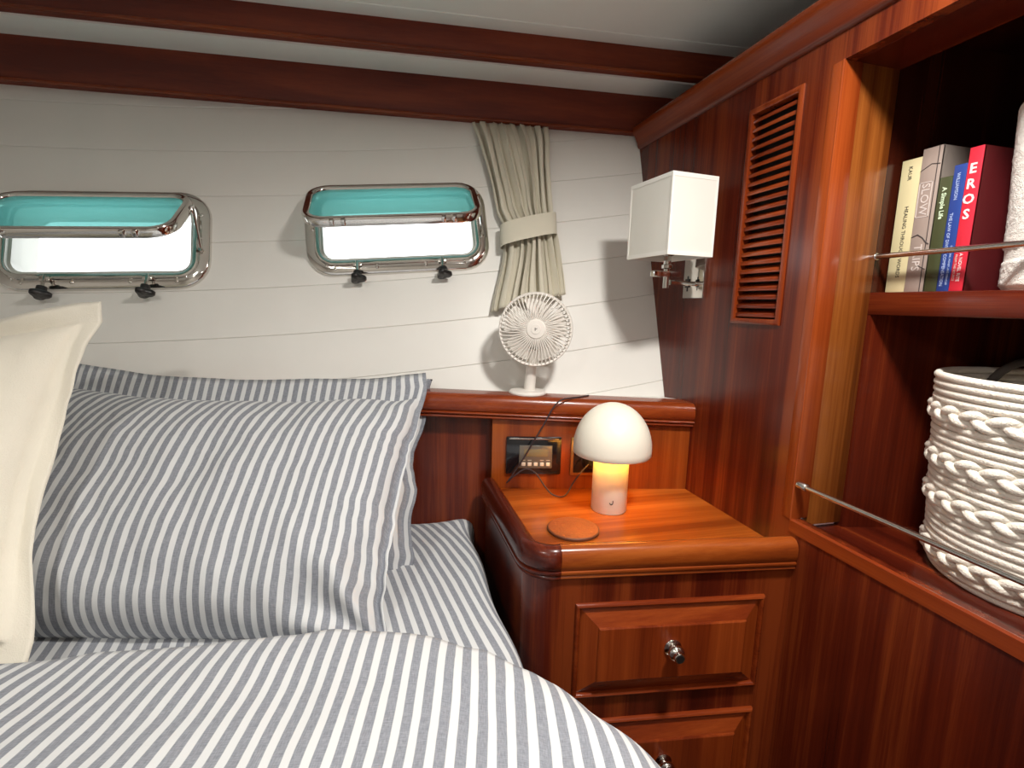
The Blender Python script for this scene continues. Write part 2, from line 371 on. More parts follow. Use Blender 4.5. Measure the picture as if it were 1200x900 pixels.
# cabinet carcass behind the bulkhead face (part of the wall)
CB = 1.10
def wpart(name, g, mat, **k): return obj(name, g, mat, wr, **k)
wpart('shelf_back', box(G(), CB, CB + 0.015, OY0 - 0.03, 0.70, 0.76, 1.58), 'shaded_z')
wpart('side_panel', box(G(), BX + 0.0195, CB, OY0 - 0.03, OY0, 0.76, 1.58), 'red_z')
wpart('side_panel', box(G(), 0.7725, CB, 0.660, 0.675, 1.15, 1.58), 'shaded_z')
hx = [(0.7725, 0.650), (CB, 0.585), (CB, 0.60), (0.7725, 0.665)]
wpart('side_panel', prism(G(), hx, 0.76, 1.15), 'red_z')
wpart('shelf_floor', box(G(), BX + 0.0195, CB, OY0 - 0.03, 0.665, 0.762, 0.785), 'red_y')
wpart('cabinet_top', box(G(), BX + 0.0195, XR, YB, 1.30, 1.575, 1.590), 'shaded_y')
# sloping sill lip in front of the lower shelf
g = G(); sweep_fixed(g, [V((BX, OY0, 0)), V((BX, OY1, 0))], [(-0.0015, 0.786), (-0.0015, 0.806), (0.001, 0.8085), (0.004, 0.8085), (0.048, 0.7855), (0.048, 0.780), (0.02, 0.775)], [V((1, 0, 0))] * 2, zz)
wpart('sill', g, 'med_y')
# jamb: red lipping and golden veneer behind it, facing along the shelf
g = G(); box(g, BX - 0.0015, BX + 0.034, OY1 - 0.001, OY1 + 0.02, OZ0, OZ1, 0.0015); wpart('jamb_lipping', g, 'med_z')
g = G(); box(g, BX + 0.034, 0.7725, OY1, OY1 + 0.012, 0.793, OZ1, 0.0008); wpart('jamb_veneer', g, 'gld_z')
g = G(); box(g, BX + 0.0195, 0.7725, OY0, OY1 + 0.012, OZ1 - 0.0004, OZ1 + 0.02); wpart('header', g, 'red_y')
o = wpart('middle_shelf', box(G(), 0.772, CB, OY0, 0.6605, 1.150, 1.1865, 0.003), 'red_y')
# thin bright edge of the opening
g = G(); tube(g, [(BX - 0.0005, OY1 + 0.0005, OZ0), (BX - 0.0005, OY1 + 0.0005, OZ1)], 0.0018, 8); wpart('edge_bead', g, 'med_z')
# crown moulding
prof = [(0.0, 1.560), (-0.006, 1.562), (-0.009, 1.567), (-0.010, 1.573), (-0.016, 1.585), (-0.022, 1.594), (-0.026, 1.602), (-0.026, 1.610), (-0.022, 1.615), (-0.012, 1.618), (0.018, 1.618), (0.018, 1.560)]
g = G(); sweep_fixed(g, [V((BX, YB, 0)), V((BX, 1.262, 0))], prof, [V((1, 0, 0))] * 2, zz)
cr_ = struct('trim_1', g, 'med_y', 'mahogany crown moulding along the top of the right bulkhead', 'moulding', smooth=50)

# beams and ceiling
ab = R(-5.8); eb = V((math.cos(ab), math.sin(ab), 0)); nb = V((-eb.y, eb.x, 0))
def bpt(p, X): return V((X, p.y + (X - p.x) * math.tan(ab), 0))
LB, UB = V((BX, 1.260, 0)), V((0.78, 1.142, 0))
def beam(name, p, z0, z1, th, label):
    a, b = bpt(p, XL), bpt(p, XR)
    pf = [(0.004, z0), (0.0, z0 + 0.004), (0.0, z1), (th, z1), (th, z0)]
    g = G(); sweep_fixed(g, [a, b], pf, [nb] * 2, zz)
    o = struct(name, g, 'beam', label, 'beam', smooth=50)
    g = G(); sweep_fixed(g, [a, b], [(-0.0035, z0 + 0.001), (-0.0045, z0 + 0.0035), (-0.003, z0 + 0.007), (0.001, z0 + 0.008), (0.001, z0)], [nb] * 2, zz)
    obj('bead', g, 'med_x', o, 50)
    return o
beam('trim_2', LB, 1.597, 1.690, 0.05, 'mahogany beam along the head of the hull planking')
beam('trim_3', UB, 1.694, CEIL + 0.01, 0.03, 'upper mahogany beam under the ceiling edge')
def slab(p, q, z0, z1, off0=0.0, off1=0.0):
    a, b = bpt(p, XL) + nb * off0, bpt(p, XR) + nb * off0; c, d = bpt(q, XR) + nb * off1, bpt(q, XL) + nb * off1
    return prism(G(), [(a.x, a.y), (b.x, b.y), (c.x, c.y), (d.x, d.y)], z0, z1)
struct('trim_4', slab(UB, LB, 1.690, 1.70, 0.02, 0.05), 'ceil', 'white cove strip between the two beams', 'ceiling strip')
struct('trim_5', slab(LB, LB, 1.70, 1.72, 0.02, 0.45), 'ceil', 'white deck lining above the lower beam', 'ceiling strip')
a, b = bpt(UB, XL), bpt(UB, XR)
ceil = struct('ceiling', prism(G(), [(XL, YB), (XR, YB), (b.x, b.y + 0.02), (a.x, a.y + 0.02)], CEIL, CEIL + 0.03), 'ceil', 'white padded cabin ceiling with faint seams', 'ceiling')
for k, off in enumerate((0.045, 0.24, 0.44)):
    a2, b2 = bpt(UB, XL) - nb * off, bpt(UB, XR) - nb * off
    g = G(); tube(g, [V((a2.x, a2.y, CEIL)), V((b2.x, b2.y, CEIL))], 0.0016, 6); obj('seam_piping', g, 'ceil', ceil)
for (lx, ly, w), lab in zip(LAMPS, LAMP_LABELS):
    t = thing('ceiling_lamp', (lx, ly, CEIL - 0.014), lab, 'lamp', 'recessed ceiling lamps')
    g = G(); lathe(g, [(0.066, -0.012), (0.070, -0.014), (0.078, -0.010), (0.082, 0.0), (0.082, 0.002), (0.066, 0.002), (0.066, -0.012)], Matrix.Translation((lx, ly, CEIL)), 40, cap=False); obj('rim', g, 'chrome', t)
    g = G(); lathe(g, [(0.066, -0.004), (0.066, 0.001)], Matrix.Translation((lx, ly, CEIL)), 40); obj('lens', g, emit('lamp_lens', (1, 0.9, 0.76), 6.0), t)

# ------------------------------------------------------------------ windows
def make_window(i, label):
    mm = wframe(i); s, z, sl = WINS[i]
    t = thing('window_%d' % (i + 1), mm.translation, label, 'window', 'opening ports in the hull side'); t['kind'] = 'structure'
    def ring(name, w, h, r, prof, mat, M4=mm, par=t):
        pts, nr = rrect(w, h, r); g = G()
        ps = [M4 @ V((x, y, 0)) for x, y in pts]; r3 = M4.to_3x3(); ns = [r3 @ V((a, b, 0)) for a, b in nr]
        sweep_fixed(g, ps, prof, ns, r3 @ V((0, 0, 1)), closed=True); return obj(name, g, mat, par, 50)
    # outer flange
    fr = ring('flange', WW, WH, 0.03, [(0.0, 0.016), (0.003, 0.019), (0.010, 0.019), (0.013, 0.011), (0.030, 0.009), (0.0325, 0.006), (0.0335, -0.001), (0.0, -0.001)], 'chrome')
    ring('spigot', WW, WH, 0.03, [(-0.001, 0.017), (0.006, 0.017), (0.006, -0.07), (-0.001, -0.07)], 'inner')
    ring('inner_rim', WW - 0.012, WH - 0.012, 0.025, [(0.0, 0.008), (0.007, 0.010), (0.007, -0.02), (0.0, -0.02)], 'inner')
    # screws
    for (x, y) in ((-0.190, 0.0), (-0.165, -0.087), (-0.055, -0.096), (0.055, -0.096), (0.165, -0.087), (0.190, 0.0), (0.192, 0.055), (-0.148, -0.096), (0.145, -0.096)):
        g = G(); lathe(g, [(0.0042, 0.0), (0.0038, 0.0022), (0.0022, 0.0036), (0.0, 0.004)], mm @ Matrix.Translation((x, y, 0.0085)), 12); obj('screw', g, 'chrome', t)
    # hinged sash swung in from the top edge
    th = R(37); sw, sh = 0.378, 0.168
    hm = mm @ Matrix.Translation((-0.004, WH / 2 + 0.016, 0.018)) @ Matrix.Rotation(-th, 4, 'X') @ Matrix.Translation((0, -sh / 2, 0))
    sa = ring('sash_frame', sw - 0.03, sh - 0.03, 0.032, [(0.0, -0.009), (0.0, 0.006), (0.003, 0.009), (0.013, 0.009), (0.0165, 0.004), (0.0165, -0.009)], 'chrome', hm)
    g = G(); pts, _ = rrect(sw - 0.026, sh - 0.026, 0.033); n = len(pts)
    g.add([hm @ V((x, y, -0.004)) for x, y in pts] + [hm @ V((x, y, 0.004)) for x, y in pts], [tuple(range(n))[::-1], tuple(range(n, 2 * n))] + [(k, (k + 1) % n, n + (k + 1) % n, n + k) for k in range(n)])
    tag(obj('pane', g, 'teal', t, 50), 'teal tinted acrylic pane')
    # latch lugs on the sash's free edge
    for x in (-0.115, 0.115):
        g = G(); box(g, x - 0.016, x - 0.007, -sh / 2 - 0.010, -sh / 2 + 0.004, -0.004, 0.010, 0.002, M4=hm); obj('lug', g, 'chrome', sa)
        g = G(); box(g, x + 0.007, x + 0.016, -sh / 2 - 0.010, -sh / 2 + 0.004, -0.004, 0.010, 0.002, M4=hm); obj('lug', g, 'chrome', sa)
    # hinge barrels
    for x in (-0.12, 0.12):
        g = G(); tube(g, [hm @ V((x - 0.02, sh / 2 + 0.003, 0.0)), hm @ V((x + 0.02, sh / 2 + 0.003, 0.0))], 0.006, 12); obj('hinge', g, 'chrome', t)
    # swing bolts with black knobs hanging below the frame
    for x in (-0.098, 0.093):
        a = mm @ V((x, -WH / 2 - 0.006, 0.020)); b = mm @ V((x, -WH / 2 - 0.036, 0.026))
        g = G(); tube(g, [a, b], 0.0035, 10); bo = obj('swing_bolt', g, 'chrome', t)
        g = G(); box(g, x - 0.010, x + 0.010, -WH / 2 - 0.018, -WH / 2 - 0.006, 0.008, 0.022, 0.002, M4=mm); obj('bracket', g, 'chrome', bo)
        d = (b - a).normalized(); km = axis_matrix(b - d * 0.003, d, tuple(mm.to_3x3() @ V((1, 0, 0))))
        g = G(); vs = []; fs = []; seg = 30; rows = [(0.0, 0.55, 0), (0.000, 1, 0.1), (0.010, 1, 0.15), (0.012, 1, 0.75), (0.014, 1, 1), (0.020, 1, 1), (0.022, 0.9, 1), (0.022, 0.0, 1)]
        for kk in range(seg):
            an = 2 * math.pi * kk / seg
            for hgt, sc, lob in rows:
                rr = (0.0080 + lob * (0.0080 + 0.0034 * math.cos(3 * an + 0.5))) * sc; vs.append(km @ V((rr * math.cos(an), rr * math.sin(an), hgt)))
        nr = len(rows)
        for kk in range(seg):
            l = (kk + 1) % seg
            for q in range(nr - 1): fs.append((kk * nr + q, l * nr + q, l * nr + q + 1, kk * nr + q + 1))
        g.add(vs, fs); obj('knob', g, 'knobblack', t, 50)
    # stay arm on the right side
    g = G(); tube(g, [hm @ V((sw / 2 + 0.004, 0.035, 0.0)), mm @ V((WW / 2 + 0.018, -0.028, 0.016))], 0.0032, 8)
    tube(g, [hm @ V((sw / 2 - 0.006, 0.035, 0.0)), hm @ V((sw / 2 + 0.007, 0.035, 0.0))], 0.0042, 8)
    tube(g, [mm @ V((WW / 2 + 0.018, -0.028, 0.005)), mm @ V((WW / 2 + 0.018, -0.028, 0.020))], 0.0042, 8); obj('stay_arm', g, 'chrome', t)
    return t
make_window(0, 'steel opening port beside the linen curtain, teal sash tilted inwards')
make_window(1, 'steel opening port above the cream cushion, teal sash tilted inwards')

# ------------------------------------------------------------------ louvre vent
t = thing('louvre_vent', (BX, (VY0 + VY1) / 2, VZ0), 'tall mahogany louvre vent set in the bulkhead beside the wall lamp', 'vent')
g = G(); prof = [(0.0, 0.0), (0.0, -0.003), (0.003, -0.0045), (0.007, -0.0045), (0.010, -0.003), (0.010, 0.012), (0.0088, 0.012), (0.0088, 0.0)]
pts = [V((BX, VY0, VZ0)), V((BX, VY1, VZ0)), V((BX, VY1, VZ1)), V((BX, VY0, VZ1))]
nrm = [V((0, 1, 1)), V((0, -1, 1)), V((0, -1, -1)), V((0, 1, -1))]
sweep_fixed(g, pts, prof, nrm, V((1, 0, 0)), closed=True); obj('frame', g, 'med_z', t, 30)
NS = 23; sp = (VZ1 - VZ0 - 0.022) / NS; s0 = None
for k in range(NS):
    zc = VZ0 + 0.011 + sp * (k + 0.5)
    if s0 is None:
        g = G(); y0, y1 = VY0 + 0.0085, VY1 - 0.0085
        hexa(g, [(BX + 0.001, y0, zc - 0.0065), (BX + 0.016, y0, zc + 0.0045), (BX + 0.016, y1, zc + 0.0045), (BX + 0.001, y1, zc - 0.0065), (BX + 0.001, y0, zc + 0.0005), (BX + 0.016, y0, zc + 0.0085), (BX + 0.016, y1, zc + 0.0085), (BX + 0.001, y1, zc + 0.0005)], 0.0008, 1)
        s0 = obj('slat', g, 'med_y', t); z00 = zc
    else: share(s0, 'slat', t, (0, 0, zc - z00))
g = G(); box(g, BX + 0.0205, BX + 0.06, VY0, VY1, VZ0, VZ1); obj('duct', g, 'dark', t)  # near-black block painted as the shade behind the slats

# ------------------------------------------------------------------ wall lamp
pc = V((BX, 0.970, 1.217)); ang = R(-10)
t = thing('wall_lamp', (BX, 0.970, 1.176), 'chrome wall lamp with white box shade on the mahogany bulkhead', 'lamp')
g = G(); box(g, BX - 0.010, BX + 0.001, 0.934, 1.006, 1.176, 1.260, 0.0015); obj('wall_plate', g, 'chrome', t)
SROT = 4.5; sc_ = V((0.575, 0.943, 1.254)); sm = Matrix.Translation(sc_) @ Matrix.Rotation(R(SROT), 4, 'Z')
sw, sd, sh = 0.103, 0.140, 0.149
g = G()
q = [(-sw / 2, -sd / 2), (sw / 2, -sd / 2), (sw / 2, sd / 2), (-sw / 2, sd / 2)]
pts = [sm @ V((x, y, 0)) for x, y in q]; r3 = sm.to_3x3(); ns = [r3 @ V((math.copysign(1, x), math.copysign(1, y), 0)) for x, y in q]
sweep_fixed(g, pts, [(0, 0.0), (0, sh), (-0.0015, sh), (-0.0015, 0.0)], ns, zz, closed=True); shd = obj('shade', g, 'shade', t, 30)
for z0, z1 in ((0.0, 0.007), (sh - 0.007, sh)):
    g = G(); sweep_fixed(g, pts, [(0.0006, z0 - 0.0005), (0.0006, z1 + 0.0005), (-0.002, z1 + 0.0005), (-0.002, z0 - 0.0005)], ns, zz, closed=True); obj('trim', g, 'shade_trim', shd, 30)
for (x, y) in q:
    g = G(); c = sm @ V((x, y, 0)); box(g, -0.0035, 0.0008, -0.0035, 0.0008, 0.0, sh, 0.0, M4=Matrix.Translation(c) @ Matrix.Rotation(R(SROT), 4, 'Z') @ Matrix.Diagonal((math.copysign(1, x), math.copysign(1, y), 1, 1)))
    obj('corner_trim', g, 'shade_trim', shd, 30)
g = G(); box(g, -sw / 2 + 0.002, sw / 2 - 0.002, -sd / 2 + 0.002, sd / 2 - 0.002, sh - 0.012, sh - 0.010, M4=sm); obj('diffuser', g, 'shade', shd)
# arm: horizontal bar from plate, cross piece, stem and socket
g = G(); tube(g, [(BX - 0.008, 0.968, 1.206), (0.585, 0.945, 1.206)], 0.0055, 12); ar = obj('arm', g, 'chrome', t)
g = G(); box(g, BX - 0.026, BX - 0.022, 0.960, 0.976, 1.198, 1.216, 0.001); box(g, BX - 0.0245, BX - 0.0235, 0.966, 0.970, 1.190, 1.222); obj('switch', g, 'knobblack', t)
g = G(); box(g, -0.034, 0.030, -0.008, 0.008, 1.216 - sc_.z, 1.228 - sc_.z, 0.001, M4=sm); obj('swing_bar', g, 'chrome', t)
g = G(); lathe(g, [(0.006, -0.060), (0.006, -0.022), (0.011, -0.020), (0.011, -0.014), (0.0075, -0.012), (0.0075, 0.004), (0.013, 0.006), (0.013, 0.05), (0.0, 0.052)], sm, 20); obj('socket', g, 'chrome', t)

# ------------------------------------------------------------------ curtain with tie-back
def lerp_tab(tab, x):
    for (a, va), (b, vb) in zip(tab, tab[1:]):
        if x <= b: f = (x - a) / (b - a); return va + (vb - va) * smst(f) * 0.35 + (vb - va) * f * 0.65
    return tab[-1][1]
LTAB = [(0.0, -0.447), (0.50, -0.388), (0.60, -0.366), (0.72, -0.372), (1.0, -0.408)]
RTAB = [(0.0, -0.254), (0.45, -0.252), (0.58, -0.252), (0.72, -0.243), (1.0, -0.228)]
ZT = 1.606
def curtain_pt(a, b):
    l, r = lerp_tab(LTAB, b), lerp_tab(RTAB, b)
    zb = 1.128 + (1.172 - 1.128) * a
    z = ZT + (zb - ZT) * b
    ph = a * 8.3 * 2 * math.pi
    w = (r - l); squeeze = w / 0.195
    amp = 0.0085 * (1.1 - 0.25 * math.exp(-((b - 0.57) / 0.08) ** 2))
    s = l + w * a + 0.004 * squeeze * math.sin(2 * ph) + 0.003 * math.sin(9 * a + 7 * b)
    irr = 0.9 * math.sin(7 * a + 1) + 0.5 * math.sin(17 * a)
    tp = smst(b / 0.16)
    d = (0.009 + 0.013 * tp) + amp * (0.55 + 0.45 * tp) * (1 + 0.35 * math.sin(23 * a)) * math.sin(ph + irr + 0.6 * math.sin(5 * b)) + tp * (0.003 * fbm(a * 6, b * 5) + 0.014 * math.sin(math.pi * a))
    d = max(d, 0.002)
    if a < 0.06: d -= (0.06 - a) * 0.15
    return hp(s, z, d)
t = thing('curtain', hp(-0.32, 1.13), 'gathered beige linen curtain with a tie-back hanging beside the port', 'curtain')
na, nb_ = 170, 60; g = G(); vs = [curtain_pt(i / na, j / nb_) for j in range(nb_ + 1) for i in range(na + 1)]
vs2 = [p - nI * 0.0015 for p in vs]; n1 = na + 1
fs = [(j * n1 + i, j * n1 + i + 1, (j + 1) * n1 + i + 1, (j + 1) * n1 + i) for j in range(nb_) for i in range(na)]
tot = len(vs); fs2 = [tuple(k + tot for k in f[::-1]) for f in fs]
rim = [(i, i + 1) for i in range(na)] + [(j * n1 + na, (j + 1) * n1 + na) for j in range(nb_)] + [(nb_ * n1 + i + 1, nb_ * n1 + i) for i in range(na)][::-1] + [((j + 1) * n1, j * n1) for j in range(nb_)][::-1]
g.add(vs + vs2, fs + fs2 + [(b, a, a + tot, b + tot) for a, b in rim]); obj('panel', g, 'linen', t, 180)
# tie-back: a band round the gathered cloth
g = G(); ring = []; nseg = 40
for k in range(nseg):
    an = 2 * math.pi * k / nseg; ca, sa_ = math.cos(an), math.sin(an)
    s = -0.314 + 0.068 * math.copysign(abs(ca) ** 0.8, ca); d = 0.029 + 0.030 * math.copysign(abs(sa_) ** 0.75, sa_)
    zc = 1.318 + (s + 0.314) * 0.26 - 0.004 * sa_
    ring.append((s, zc, d))
vs = []; 
for s, zc, d in ring:
    for dz, dd in ((-0.0255, 0.0), (-0.026, 0.0015), (0.0, 0.003), (0.026, 0.0015), (0.0255, 0.0), (0.0, -0.0005)): vs.append(hp(s, zc + dz, max(d, 0.002) + dd))
fs = [(k * 6 + q, ((k + 1) % nseg) * 6 + q, ((k + 1) % nseg) * 6 + (q + 1) % 6, k * 6 + (q + 1) % 6) for k in range(nseg) for q in range(6)]
g.add(vs, fs); obj('tie_back', g, 'linen', t, 60)

# ------------------------------------------------------------------ headboard with cap rail
ah = R(-11.4); eh = V((math.cos(ah), math.sin(ah), 0)); nh = V((eh.y, -eh.x, 0))   # nh points to the cabin
HP = V((BX, 0.951, 0))
def hb(t_, z, d=0.0): p = HP + eh * t_ + nh * d; return V((p.x, p.y, z))
t = thing('headboard', hb(-0.9, 0.0), 'mahogany headboard with moulded cap rail along the head of the bed', 'headboard')
def hbox(g, t0, t1, z0, z1, d0, d1, bev=0.0015): 
    return hexa(g, [hb(t0, z0, d1), hb(t1, z0, d1), hb(t1, z0, d0), hb(t0, z0, d0), hb(t0, z1, d1), hb(t1, z1, d1), hb(t1, z1, d0), hb(t0, z1, d0)], bev)
g = G(); hbox(g, -1.95, 0.0, 0.0, 0.93, -0.055, -0.028); obj('back_panel', g, 'red_z', t)
g = G(); hbox(g, -0.440, 0.006, 0.70, 0.925, -0.030, 0.0); obj('raised_panel', g, 'mor_z', t)
# cap rail
def cap_z(t_): return 0.948 - 0.0285 * max(t_, -0.62)
prof = [(0.0, -0.052), (0.010, -0.052), (0.0125, -0.0495), (0.0115, -0.0465), (0.0095, -0.0455), (0.0145, -0.0435), (0.0165, -0.041), (0.0150, -0.0385), (0.0125, -0.0375), (0.0165, -0.034), (0.0185, -0.026), (0.0180, -0.016), (0.0145, -0.007), (0.008, -0.0015), (0.0, 0.0), (-0.045, 0.0), (-0.045, -0.052)]
g = G(); vs = []; fs = []; nn = 30; mp_ = len(prof)
for i in range(nn + 1):
    tt = -1.95 + 1.951 * i / nn
    for d, z in prof: vs.append(hb(tt, cap_z(tt) + z, d))
for i in range(nn):
    for k in range(mp_): fs.append((i * mp_ + k, (i + 1) * mp_ + k, (i + 1) * mp_ + (k + 1) % mp_, i * mp_ + (k + 1) % mp_))
fs += [tuple(range(mp_))[::-1], tuple(nn * mp_ + k for k in range(mp_))]
g.add(vs, fs); obj('cap_rail', g, 'med_x', t, 40)
# white ledge behind the cap rail
g = G(); q = [hb(-1.9, cap_z(-1.9) - 0.001, -0.04), hb(0.0, cap_z(0) - 0.001, -0.04), hp(0.0, cap_z(0) - 0.001, -0.02), hp(-1.9, cap_z(-1.9) - 0.001, -0.02)]
hexa(g, [p - zz * 0.02 for p in q] + q); struct('trim_6', g, 'liner', 'narrow white ledge behind the headboard cap rail', 'ledge')

# ------------------------------------------------------------------ nightstand
af = R(-7.6); ef = V((math.cos(af), math.sin(af), 0)); nf = V((ef.y, -ef.x, 0))
FP = V((BX, 0.640, 0))
def fp(X, z, d=0.0): k = (X - BX) / ef.x; p = FP + ef * k + nf * d; return V((p.x, p.y, z))
def corner_path(inset):
    """outline of the front and the left side, inset from the rail's outer face; returns points and outward normals"""
    a = fp(BX, 0, 0.0) ; pts = []; nrs = []
    xl = 0.222; rad = 0.05
    fl = V((-1, 0.0, 0))
    # arc between left side (normal -x) and front (normal nf)
    a0 = math.atan2(fl.y, fl.x); a1 = math.atan2(nf.y, nf.x) + 2 * math.pi
    a0 = math.pi
    # centre: distance rad from both faces
    cx = xl + rad; k = 0; cfront = fp(cx, 0, -rad); cy = cfront.y
    # move along so that the front face is tangent
    c = V((cx, fp(cx - (nf.x * rad), 0, 0).y - nf.y * rad, 0))
    pts.append(V((xl, 1.026, 0))); nrs.append(fl)
    for q in range(13):
        an = a0 + (a1 - a0) * q / 12; d = V((math.cos(an), math.sin(an), 0)); pts.append(c + d * rad); nrs.append(d)
    pts.append(fp(BX, 0)); nrs.append(nf)
    return [p - n_ * inset for p, n_ in zip(pts, nrs)], nrs
t = thing('nightstand', (0.445, 0.8, 0.0), 'built-in mahogany nightstand with two panelled drawers beside the bed', 'nightstand')
pts, nrs = corner_path(0.0)
poly = [(p.x, p.y) for p in pts] + [(BX - 0.0005, 0.951), (0.232, 1.036)]
g = G(); prism(g, poly, 0.0, 0.728); obj('body', g, 'red_z', t, 30)
pts2, nrs2 = corner_path(0.008)
poly = [(p.x, p.y) for p in pts2] + [(BX - 0.0005, 0.952), (0.232, 1.036)]
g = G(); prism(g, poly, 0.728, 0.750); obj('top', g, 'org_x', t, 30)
# raised rail: dark corner + orange front
rail = [(-0.020, 0.740), (-0.020, 0.768), (-0.018, 0.774), (-0.012, 0.778), (-0.004, 0.779), (0.003, 0.777), (0.008, 0.772), (0.0105, 0.764), (0.0105, 0.752), (0.009, 0.745), (0.0065, 0.7415), (0.0095, 0.740), (0.0100, 0.737), (0.0085, 0.7345), (0.0055, 0.7335), (0.0075, 0.732), (0.0080, 0.7295), (0.006, 0.727), (0.0, 0.7265), (-0.012, 0.7265)]
ptsA, nA = pts[:-1], nrs[:-1]
jx = 0.272; jp = fp(jx, 0); ptsA = ptsA + [jp]; nA = nA + [nf]
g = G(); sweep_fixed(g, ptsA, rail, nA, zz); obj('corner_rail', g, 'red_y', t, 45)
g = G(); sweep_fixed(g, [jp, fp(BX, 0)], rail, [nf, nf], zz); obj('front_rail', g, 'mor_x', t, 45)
def drawer(z0, z1, x0=0.299, x1=0.621):
    # opening bead
    def rect(x0, x1, z0, z1): return [fp(x0, z0), fp(x1, z0), fp(x1, z1), fp(x0, z1)]
    cs = rect(x0, x1, z0, z1); exs = ef; nn = [(-exs - zz), (exs - zz), (exs + zz), (-exs + zz)]
    bead = [(0.0, -0.001), (0.0, 0.004), (-0.0015, 0.0072), (-0.004, 0.0085), (-0.0065, 0.0072), (-0.008, 0.004), (-0.008, -0.001)]
    fr = [(-0.0012, 0.0), ]
    g = G(); lay = [(0.0365, 0.0), (0.0365, 0.0165), (0.0385, 0.0178)]
    vs = []
    for ins, d in lay:
        for X, Z in ((x0 + ins, z0 + ins), (x1 - ins, z0 + ins), (x1 - ins, z1 - ins), (x0 + ins, z1 - ins)): vs.append(fp(X, Z, d))
    fs = [(k * 4 + q, k * 4 + (q + 1) % 4, (k + 1) * 4 + (q + 1) % 4, (k + 1) * 4 + q) for k in range(len(lay) - 1) for q in range(4)]
    e = (len(lay) - 1) * 4; fs += [(e, e + 1, e + 2, e + 3), (3, 2, 1, 0)]
    g.add(vs, fs); f = obj('drawer_front', g, 'med_z', t, 25)
    for q in range(4):
        g2 = G(); A = [(x0 + 0.0082, z0 + 0.0082), (x1 - 0.0082, z0 + 0.0082), (x1 - 0.0082, z1 - 0.0082), (x0 + 0.0082, z1 - 0.0082)]; Bq = [(x0 + 0.0364, z0 + 0.0364), (x1 - 0.0364, z0 + 0.0364), (x1 - 0.0364, z1 - 0.0364), (x0 + 0.0364, z1 - 0.0364)]
        j = (q + 1) % 4; hexa(g2, [fp(*A[q], 0.0), fp(*A[j], 0.0), fp(*Bq[j], 0.0), fp(*Bq[q], 0.0), fp(*A[q], 0.0012), fp(*A[j], 0.0012), fp(*Bq[j], 0.0140), fp(*Bq[q], 0.0140)])
        obj('bevelled_border', g2, 'med_x' if q % 2 == 0 else 'med_z', f, 25)
    g = G(); sweep_fixed(g, cs, bead, nn, nf, closed=True); obj('bead', g, 'med_x', f, 30)
    c = fp((x0 + x1) / 2 - 0.001, (z0 + z1) / 2 + 0.008, 0.0178); km = axis_matrix(c, nf)
    g = G(); lathe(g, [(0.0145, -0.001), (0.0145, 0.002), (0.012, 0.004), (0.007, 0.0055), (0.0065, 0.008), (0.010, 0.010), (0.0135, 0.0135), (0.0138, 0.0165), (0.0115, 0.0205), (0.0088, 0.0222), (0.0088, 0.0275), (0.0080, 0.0288), (0.0, 0.029)], km, 28); kn = obj('knob', g, 'chrome', f, 40)
    g = G(); lathe(g, [(0.0065, 0.0288), (0.0065, 0.0296), (0.0, 0.0296)], km, 20); obj('knob_cap', g, 'knobblack', kn, 40)
    return f
drawer(0.514, 0.682); drawer(0.300, 0.470); drawer(0.085, 0.256)

# ------------------------------------------------------------------ things on and round the nightstand
# mushroom lamp
LC = V((0.444, 0.881, 0.750)); LM = Matrix.Translation(LC)
t = thing('table_lamp', LC, 'cream mushroom table lamp glowing under its dome on the nightstand', 'lamp')
g = G(); lathe(g, [(0.0, 0.0), (0.0335, 0.0), (0.0350, 0.002), (0.0350, 0.150), (0.0, 0.150)], LM, 48); st = obj('stem', g, 'lampwhite', t, 50)
dome = [(0.0765 * math.cos(R(a)), 0.128 + 0.090 * math.sin(R(a))) for a in range(0, 91, 6)]
dome[-1] = (0.0, dome[-1][1]); inn = [(r * 0.965 if r else 0.0, 0.128 + (h - 0.128) * 0.95) for r, h in dome]
prof = inn[::-1] + [(0.0738, 0.118), (0.0748, 0.1165), (0.0763, 0.118)] + dome
g = G(); lathe(g, prof, LM, 64, cap=False); obj('shade', g, 'lampwhite', t, 60)
g = G(); lathe(g, [(0.0640, 0.1215), (0.0655, 0.1215), (0.0655, 0.139), (0.0640, 0.139), (0.0640, 0.1215)], LM, 40, cap=False); obj('light_ring', g, emit('warm_led', (1.0, 0.47, 0.07), 30.0), t)
la = math.atan2(-LC.y, -LC.x) + 0.10
def on_stem(da, z): return LC + V((0.0352 * math.cos(la + da), 0.0352 * math.sin(la + da), z))
g = G(); tube(g, [on_stem(0.09 + 0.085 * math.cos(q) - 0.05, 0.026 + 0.0035 * math.sin(q)) for q in [math.pi + k * math.pi / 8 for k in range(9)]], 0.0008, 6)
tube(g, [on_stem(0.125, 0.026), on_stem(0.125, 0.0305)], 0.0009, 6); tube(g, [on_stem(0.02, 0.0225), on_stem(0.06, 0.0235)], 0.0009, 6); obj('logo', g, 'knobblack', st)
